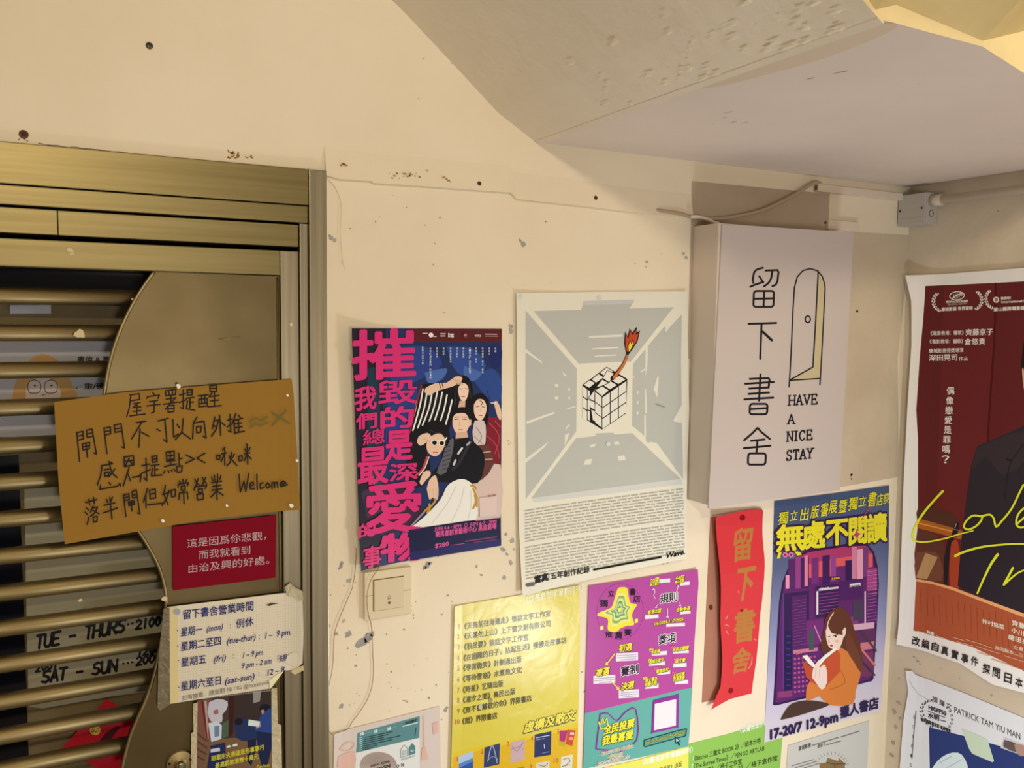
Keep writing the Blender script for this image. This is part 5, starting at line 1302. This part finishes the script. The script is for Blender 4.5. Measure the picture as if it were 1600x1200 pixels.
s.line([(684, -390), (676, -340), (690, -332)], 4, (160, 104, 78), 2); s.line([(655, -298), (684, -304), (714, -298)], 6, (150, 78, 66), 2)
s.poly([(600, -235), (690, -150), (780, -270), (800, -230), (720, 60), (680, 60), (590, -200)], (196, 190, 184)); s.poly([(672, -140), (708, -140), (722, 60), (690, 100), (664, 60)], (44, 40, 58))
s.begin('printed_desk', 'orange-brown wooden desk')
s.poly([(116, 412), (180, 424), (262, 446), (400, 498), (560, 556), (1000, 720), (1000, 920), (560, 793), (346, 695), (105, 626), (110, 500)], (152, 66, 36))
s.poly([(116, 412), (180, 424), (262, 446), (400, 498), (560, 556), (560, 572), (400, 512), (262, 458), (180, 434), (116, 422)], (206, 134, 78))
for k in range(16): s.line([(130+k*26, 440+k*8+random.uniform(0, 30)), (134+k*26, 540+k*10+random.uniform(0, 40))], 2.5, (132, 50, 18))
s.begin('festival_laurels', 'pale laurel wreaths with festival names')
s.f = D1
P1 = (206, 178, 152)
def laurel(cx, cy, rx, ry, side, w):
    for k in range(8):
        a = math.radians(110+k*18) if side < 0 else math.radians(70-k*18)
        x, y = cx+rx*math.cos(a), cy+ry*math.sin(a)
        s.poly([(x, y), (x+side*w, y-5), (x+side*w*.4, y-11)], P1); s.poly([(x, y), (x-side*w*.7, y-7), (x-side*w*.1, y-11)], P1)
laurel(196, 480, 30, 34, -1, 9); laurel(310, 474, 30, 34, 1, 9); laurel(388, 470, 30, 34, -1, 9)
s.line([(251+27*math.cos(k/12*math.pi), 452+15*math.sin(k/12*math.pi)-2*math.cos(k/12*math.pi)) for k in range(24)], 3, P1, closed=True)
s.line([(234, 462), (250, 450), (270, 444)], 4, P1, 2)
for k in range(5): s.line([(240+k*6, 455-k*2), (238+k*7, 447-k*2)], 2, P1); s.line([(243+k*6, 458-k*2), (248+k*6, 462-k*3)], 2, P1)
s.text('FESTIVAL DE CANNES', (210, 479), (291, 475), 11, P1, bold=.04); s.text('2025 OFFICIAL SELECTION', (216, 487), (286, 483), 7, P1); s.text('康城影展 世界首映', (193, 508), (308, 502), 15, P1, bold=.03)
s.disc(395, 467, 11, P1); s.disc(395, 467, 7, (150, 80, 66))
s.text('BUSAN', (413, 466), (448, 464), 13, P1, bold=.05); s.text('International Film', (413, 479), (520, 474), 12, P1, bold=.03); s.text('釜山國際電影節 首映', (384, 508), (540, 500), 15, P1, bold=.03)
s.begin('credit_lines', 'pale credit lines')
P2 = (212, 178, 156)
s.text('《電影教場：驪歌》', (146, 597), (274, 594), 17, P2, bold=.01); s.text('齊藤京子', (280, 597), (382, 594), 26, P2, bold=.015)
s.text('《電影教場：驪歌》', (143, 627), (272, 625), 17, P2, bold=.01); s.text('倉悠貴', (277, 631), (353, 629), 26, P2, bold=.015)
s.text('康城影展得獎導演', (148, 661), (273, 658), 17, P2, bold=.01); s.text('深田晃司', (147, 690), (250, 688), 26, P2, bold=.015); s.text('作品', (256, 690), (289, 689), 17, P2)
s.begin('tagline', 'pale vertical tagline')
for k, ch in enumerate('偶像戀愛是罪嗎？'):
    x = 226-k*2.6; y = 787+k*36; s.boxed(ch, x-14, y, x+13, y+28, P2, .015)
s.f = D2
YW = (200, 182, 34)
s.begin('handwritten_title', 'yellow handwritten first title word'); s.line([(224, 46), (190, 82), (150, 130), (118, 185), (104, 235), (118, 254), (160, 257), (230, 244), (290, 226), (350, 211)], 10, YW, 4, taper=.5)
s.line([(392, 152), (350, 148), (322, 170), (312, 195), (330, 206), (362, 192), (384, 168), (386, 152), (372, 150)], 8, YW, 4)
s.line([(386, 150), (420, 144), (436, 160), (446, 194), (470, 170), (510, 120), (540, 60), (560, 20)], 8, YW, 4)
s.line([(530, 185), (570, 150), (590, 130), (572, 112), (540, 140), (530, 180), (550, 198), (600, 180)], 8, YW, 4)
s.begin('handwritten_title', 'yellow handwritten second title line'); s.line([(276, 316), (310, 300), (380, 280), (460, 270), (560, 266), (720, 280)], 11, YW, 4, taper=.45)
s.line([(453, 310), (425, 350), (395, 410), (368, 472)], 12, YW, 4, taper=.6)
s.line([(516, 366), (498, 400), (478, 436), (505, 412), (540, 385), (580, 370)], 10, YW, 4, taper=.6)
s.begin('cast_names', 'pale cast names')
P3 = (216, 184, 150)
s.text('仲村悠菜', (388, 594), (480, 622), 22, P3, bold=.015); s.text('齊藤京子', (512, 602), (620, 636), 25, P3, bold=.015); s.text('小川未祐', (510, 632), (620, 666), 24, P3, bold=.015); s.text('唐田英里佳', (496, 660), (640, 704), 24, P3, bold=.015)
s.text('企畫', (517, 700), (560, 712), 17, P3); s.text('共同腳本：三', (440, 702), (560, 738), 17, P3)
for x0, y0, x1, y1 in ((270, 655, 312, 668), (322, 664, 360, 676), (366, 676, 430, 700), (440, 700, 540, 730), (284, 672, 350, 690), (366, 692, 460, 722), (480, 730, 600, 768), (430, 745, 560, 790), (370, 716, 420, 732)): s.line([(x0, y0), (x1, y1)], 3, (190, 130, 96))
s.text('映画', (158, 636), (188, 646), 15, P3, bold=.03); s.line([(122, 628), (150, 636)], 3, (200, 150, 110)); s.line([(198, 648), (240, 662)], 3, (200, 150, 110))
s.begin('bottom_caption', 'black caption along the white bottom margin')
for ch, x, y in zip('改編自真實事件', (104, 142, 182, 222, 264, 306, 346), (648, 660, 672, 688, 704, 720, 732)): s.boxed(ch, x, y, x+29, y+35, (34, 26, 24), .02, skew=9)
for ch, x, y in zip('探問日本偶像', (396, 438, 486, 532, 580, 628), (762, 778, 800, 818, 836, 856)): s.boxed(ch, x, y, x+30, y+38, (34, 26, 24), .02, skew=10)
s.end()

R_T = (206, 186, 166)
out = [(75, 792), (98, 794), (112, 812), (300, 884), (560, 992), (1000, 1160), (1000, 1420), (30, 1420), (52, 1200), (66, 1000), (84, 880)]
s = Sheet('festival_poster', 'pale grey film festival poster with a navy picture and laurel, lowest on the right-hand wall', 'poster', out, D2, WR, (192, 178, 166), R_T, .003,
          fu=lambda u: .012*max(0, 1-u/.12)**2, cuts=(26, 1), rough=.45)
s.begin('printed_picture', 'navy picture with a white-capped figure')
s.poly([(164, 1030), (300, 1064), (560, 1136), (1000, 1260), (1000, 1420), (170, 1420), (168, 1250)], (34, 44, 84))
s.poly([(172, 1210), (200, 1170), (240, 1142), (285, 1136), (315, 1165), (330, 1230), (330, 1420), (172, 1420)], (186, 184, 190), 2)
s.line([(205, 1180), (260, 1150)], 4, (150, 150, 160), 1); s.line([(240, 1200), (300, 1165)], 4, (150, 150, 160))
s.poly([(476, 1068), (560, 1100), (700, 1160), (690, 1260), (560, 1150), (462, 1116)], (176, 160, 150)); s.poly([(480, 1082), (545, 1105), (540, 1138), (474, 1112)], (84, 66, 58), 2); s.poly([(520, 1098), (560, 1106), (560, 1150), (530, 1140)], (150, 110, 90), 2)
s.begin('director_name', 'dark director name')
KN = (66, 56, 54)
s.text('譚 耀 文', (178, 920), (258, 958), 27, KN, bold=.02); s.text('PATRICK TAM YIU MAN', (268, 968), (545, 1082), 37, KN, bold=.015)
s.begin('laurel_badge', 'black laurel badge')
for k in range(9):
    for sd in (-1, 1):
        a = math.radians(90+sd*(20+k*17)); x, y = 196+62*math.cos(a), 985+58*math.sin(a)+sd*0+.28*62*math.cos(a)
        s.poly([(x, y), (x+6*sd+4, y-8), (x+2, y-14)], KN); s.poly([(x, y), (x-9*sd, y-4), (x-6*sd, y-12)], KN)
s.text('HKIFF50', (162, 954), (236, 982), 24, (40, 34, 34), bold=.06); s.text('水明', (160, 988), (206, 1002), 24, (40, 34, 34), bold=.05); s.line([(160, 962), (232, 990)], 3, KN); s.line([(212, 1000), (234, 1006)], 4, KN)
s.text('香港國際電影節 參展電影', (130, 1002), (256, 1054), 18, (40, 34, 34), bold=.04)
s.begin('side_lettering', 'dark lettering up the left margin')
s.line([(112, 962), (104, 1050), (96, 1160)], 3, KN)
for k, t in enumerate('EDSFIS'): s.boxed(t, 103-k*3, 980+k*40, 111-k*3, 994+k*40, KN)
s.line([(88, 830), (120, 890), (190, 930)], 2, (150, 136, 126), 2)
s.begin('tape_strip', 'yellowed translucent tape')
s.poly([(300, 1036), (330, 1046), (408, 1080), (436, 1170), (430, 1176), (345, 1140), (332, 1120)], ink((172, 172, 140), R_T, rough=.3))
s.end()

# ------------------------------------------------------------------ fittings on the walls
db = [WB.hit(*p) for p in ((567, 893), (641, 883), (641, 957), (567, 967))]
dx0, dx1 = (db[0][0]+db[3][0])/2, (db[1][0]+db[2][0])/2
dz1, dz0 = (db[0][1]+db[1][1])/2, (db[2][1]+db[3][1])/2
bell = empty('doorbell_switch', ((dx0+dx1)/2, WALL_Y, (dz0+dz1)/2), 'yellowed square doorbell switch on the cream wall under the theatre poster', 'switch')
M_PL = ink((222, 210, 182), rough=.4); M_PL2 = ink((216, 204, 178), rough=.35)
bm = bmesh.new(); box(bm, dx0, dx1, WALL_Y-.009, WALL_Y-.0003, dz0, dz1, .0025); link('face_plate', bm, M_PL, bell)
cxm, czm = (dx0+dx1)/2, (dz0+dz1)/2; hw = (dx1-dx0)*.31
bm = bmesh.new(); box(bm, cxm-hw-.001, cxm+hw+.001, WALL_Y-.0096, WALL_Y-.006, czm-hw-.001, czm+hw+.001, .0004); link('button_recess', bm, ink((120, 98, 60), rough=.7), bell)
bm = bmesh.new(); box(bm, cxm-hw, cxm+hw, WALL_Y-.0125, WALL_Y-.006, czm-hw, czm+hw, .0012); bt = link('push_button', bm, M_PL2, bell)
bm = bmesh.new()
yb = WALL_Y-.0127
tube(bm, [(cxm+a*.001, yb, czm-.009+b*.001) for a, b in ((-3.2, 0), (-2.4, .8), (-2.2, 4), (-1, 6), (0, 6.6), (1, 6), (2.2, 4), (2.4, .8), (3.2, 0), (-3.2, 0))], .00035, 5)
link('bell_symbol', bm, ink((96, 78, 52)), bt)
bm = bmesh.new(); box(bm, cxm-.0022, cxm+.0022, yb-.0002, yb+.0004, czm-.0185, czm-.0145); link('indicator_window', bm, ink((98, 80, 60), rough=.2), bt)
bm = bmesh.new()
box(bm, dx0+.001, cxm-hw-.001, WALL_Y-.0092, WALL_Y-.008, czm+.0005, czm+.0012); box(bm, cxm+hw+.001, dx1-.001, WALL_Y-.0092, WALL_Y-.008, czm+.0005, czm+.0012)
link('plate_seam', bm, ink((130, 106, 66), rough=.7), bell)

# junction box at the corner and its conduit
JX = 1.850
JF = Side(JX)
jc = [JF.hit(*p) for p in ((1399.5, 305), (1447, 301), (1445, 349), (1400, 354))]
ja0, ja1 = jc[0][0], (jc[1][0]+jc[2][0])/2
jz1, jz0 = (jc[0][1]+jc[1][1])/2, (jc[2][1]+jc[3][1])/2
jz1 = min(jz1, CZ-.003)
jb = empty('junction_box', (WALL_X, -(ja0+ja1)/2, (jz0+jz1)/2), 'grey plastic junction box at the top corner of the right-hand wall', 'junction box')
M_GB = ink((186, 182, 176), rough=.45); M_DK = ink((50, 46, 42), rough=.6)
yA, yB = -ja0, -ja1
yA = min(yA, WALL_Y-.002)
bm = bmesh.new(); box(bm, JX+.004, WALL_X-.0003, yB, yA, jz0, jz1, .002); link('box_body', bm, M_GB, jb)
bm = bmesh.new(); box(bm, JX, JX+.0038, yB+.001, yA-.001, jz0+.001, jz1-.001, .0012); lid = link('box_lid', bm, M_GB, jb)
bm = bmesh.new(); zz = jz0+(jz1-jz0)*.2
box(bm, JX-.0006, JX+.001, yB+.012, yA-.012, zz, zz+.0014); link('lid_rib', bm, M_GB, lid)
for yy, zq in ((yA-.008, .48), (yB+.009, .50)):
    bm = bmesh.new(); bmesh.ops.create_cone(bm, cap_ends=True, segments=16, radius1=.0052, radius2=.0046, depth=.0016, matrix=Matrix.Translation((JX-.0006, yy, jz0+(jz1-jz0)*zq)) @ Matrix.Rotation(math.pi/2, 4, 'Y')); sc = link('screw_boss', bm, M_GB, lid)
    bm = bmesh.new(); bmesh.ops.create_cone(bm, cap_ends=True, segments=12, radius1=.0026, radius2=.0026, depth=.001, matrix=Matrix.Translation((JX-.0015, yy, jz0+(jz1-jz0)*zq)) @ Matrix.Rotation(math.pi/2, 4, 'Y')); link('screw', bm, M_DK, lid)
bm = bmesh.new(); n = 20
tube(bm, [(JX+.022+.0075*math.cos(2*math.pi*k/n), yB-.0004, (jz0+jz1)/2-.012+.0075*math.sin(2*math.pi*k/n)) for k in range(n+1)], .0006, 5); link('knockout_ring', bm, M_DK, jb)
kz = jz1-.020
cd = empty('conduit_pipe', (WALL_X, yB, kz), 'white round conduit running along the right-hand wall from the junction box', 'conduit')
bm = bmesh.new(); tube(bm, [(JX+.022, yB+.001, kz), (JX+.022, -1.5, kz-.01)], .0105, 18); link('pipe', bm, ink((214, 204, 188), rough=.4), cd, smooth=True)
bm = bmesh.new(); tube(bm, [(JX+.022, yB-.001, kz), (JX+.022, yB-.028, kz)], .0135, 18); link('pipe_socket', bm, ink((208, 198, 182), rough=.4), cd, smooth=True)

# cable trunking under the ceiling and below the grey patch
t0 = WB.hit(1279, 287, .014); t1 = WB.hit(1279, 298, .014); tz1 = min((t0[1]), CZ-.0015); tz0 = tz1-.017
tk = empty('cable_trunking', (t0[0], WALL_Y, tz0), 'short white cable trunking right under the landing ceiling, beside the corner', 'trunking')
bm = bmesh.new(); box(bm, t0[0], JX+.002, WALL_Y-.014, WALL_Y-.0003, tz0, tz1, .0012); link('trunking_cover', bm, ink((222, 210, 196), rough=.45), tk)
bm = bmesh.new(); box(bm, t0[0]-.0006, t0[0]+.001, WALL_Y-.011, WALL_Y-.003, tz0+.003, tz1-.003); link('open_end', bm, ink((120, 104, 88), rough=.8), tk)
a = WB.hit(1295, 343, .008); b = WB.hit(1342, 361, .008)
bm = bmesh.new(); box(bm, a[0], b[0], WALL_Y-.008, WALL_Y-.0003, b[1]-.0005, a[1], .0012)
o = link('trunking_stub', bm, ink((226, 214, 200), rough=.5), None, loc=((a[0]+b[0])/2, WALL_Y, b[1])); tag(o, 'small white trunking stub above the right top corner of the light-box sign', 'trunking')

def wire(name, label, cat, pts, r, c, off=.004, sm=6, frame=C6, seg=8, rough=.5):
    fx, fy, fs = frame
    P = smooth_pts([(fx+fs*p[0], fy+fs*p[1], (p[2] if len(p) > 2 else off)) for p in pts], sm)
    Q = []
    for x, y, h in P:
        q = WB.hit(x, y, h); Q.append(WB.pos(q[0], q[1], h))
    bm = bmesh.new(); tube(bm, Q, r, seg)
    o = link(name, bm, ink(c, rough=rough), None, loc=Q[0], smooth=True)
    return tag(o, label, cat)
C3 = (1040, 0, .35); C2 = (500, 0, .35)
wire('sign_cable', 'thick grey cable sagging from the trunking to the top of the light-box sign', 'cable', [(-90, 929, -.005), (-30, 940, .006), (0, 944, .008), (70, 955, .010), (112, 968, .010), (180, 976, .010), (250, 976, .011), (340, 962, .012), (430, 940, .014), (510, 905, .016), (590, 862, .016), (640, 828, .015), (672, 814, .012), (690, 818, .009)], .0042, (178, 160, 140), frame=C3)
wire('white_cable', 'short white cable dropping into the top of the light-box sign', 'cable', [(112, 966, .018), (150, 968, .020), (185, 978, .020), (212, 990, .020), (240, 1000, .020)], .0034, (226, 214, 200), frame=C3)
wire('white_wire', 'thin white wire hanging from the top corner of the steel frame', 'wire', [(26, 792, .007), (50, 812), (76, 850), (90, 890), (96, 930), (94, 980), (92, 1040), (96, 1100), (102, 1160), (110, 1200)], .0006, (236, 222, 192), frame=C2)
wire('bare_wire', 'thin tarnished wire running down beside the steel frame from the theatre poster', 'wire', [(160, 20, .012), (158, 90), (152, 160), (140, 230), (122, 275), (90, 350), (62, 420), (44, 480), (38, 560), (36, 620), (30, 680), (18, 740), (8, 800), (2, 870), (4, 940), (10, 985), (22, 1012), (34, 1024)], .0005, (150, 104, 72), frame=D6, rough=.3)
wire('bare_wire', 'thin tarnished wire crossing the doorbell switch down to the craft poster', 'wire', [(292, 100, .012), (272, 140, .014), (240, 190, .014), (222, 250, .014), (218, 320, .014), (226, 380, .012), (240, 430, .006), (246, 500), (248, 580), (252, 640), (250, 720), (236, 790), (210, 850), (170, 910), (140, 950), (118, 985), (90, 1004), (60, 1012)], .0005, (140, 84, 52), frame=D6, rough=.3)
# screws and plugs in the wall
def screw(px, py, r, label, c, hole=False, off=.0):
    q = WB.hit(px, py, off); p = Vector((q[0], WALL_Y-off, q[1]))
    o = empty('wall_screw', p, label, 'screw')
    bm = bmesh.new()
    prof = ((.0, .0028), (r*.55, .0026), (r*.9, .0014), (r, 0)) if not hole else ((.0, .0004), (r*.5, .0006), (r*.75, .0018), (r, 0))
    n = 18
    for (r0, d0), (r1, d1) in zip(prof, prof[1:]):
        for k in range(n):
            a0, a1 = 2*math.pi*k/n, 2*math.pi*(k+1)/n
            P = [p+Vector((rr*math.cos(t), -dd, rr*math.sin(t))) for rr, dd, t in ((r0, d0, a0), (r1, d1, a0), (r1, d1, a1), (r0, d0, a1))]
            if r0 == 0: P = [P[0], P[1], P[2]]
            bm.faces.new([bm.verts.new(x) for x in P])
    bmesh.ops.remove_doubles(bm, verts=bm.verts, dist=1e-7)
    link('screw_head', bm, c, o, smooth=True)
    bm = bmesh.new(); dd = .0031 if not hole else .0011
    if hole: bmesh.ops.create_circle(bm, cap_ends=True, segments=10, radius=r*.5, matrix=Matrix.Translation(p+Vector((0, -dd, 0))) @ Matrix.Rotation(math.pi/2, 4, 'X'))
    else:
        box(bm, p.x-r*.6, p.x+r*.6, p.y-dd, p.y-dd+.0006, p.z-r*.12, p.z+r*.12); box(bm, p.x-r*.12, p.x+r*.12, p.y-dd-.0001, p.y-dd+.0006, p.z-r*.6, p.z+r*.6)
    link('screw_slot', bm, M_DK, o)
M_SC = noise_mat('dark_screw_steel', (70, 64, 66), (120, 110, 110), 80, .35, .1, 80, metal=1)
M_RS = noise_mat('rusty_screw', (80, 48, 38), (120, 78, 58), 60, .8, .3, 90)
screw(233.5, 71.5, .0055, 'single dark steel screw high in the cream wall above the gate', M_SC)
screw(37, 210, .0065, 'rusty wall plug just above the gate frame', M_RS, True)
screw(749, 287, .0045, 'rusty plug on the plaster ledge above the theatre poster', M_RS, True, .0066)
screw(931, 309, .0042, 'dark plug on the plaster ledge above the white cube poster', M_RS, True, .0066)
screw(1289, 348, .0042, 'dark hole plug on the grey patch above the light-box sign', M_RS, True)
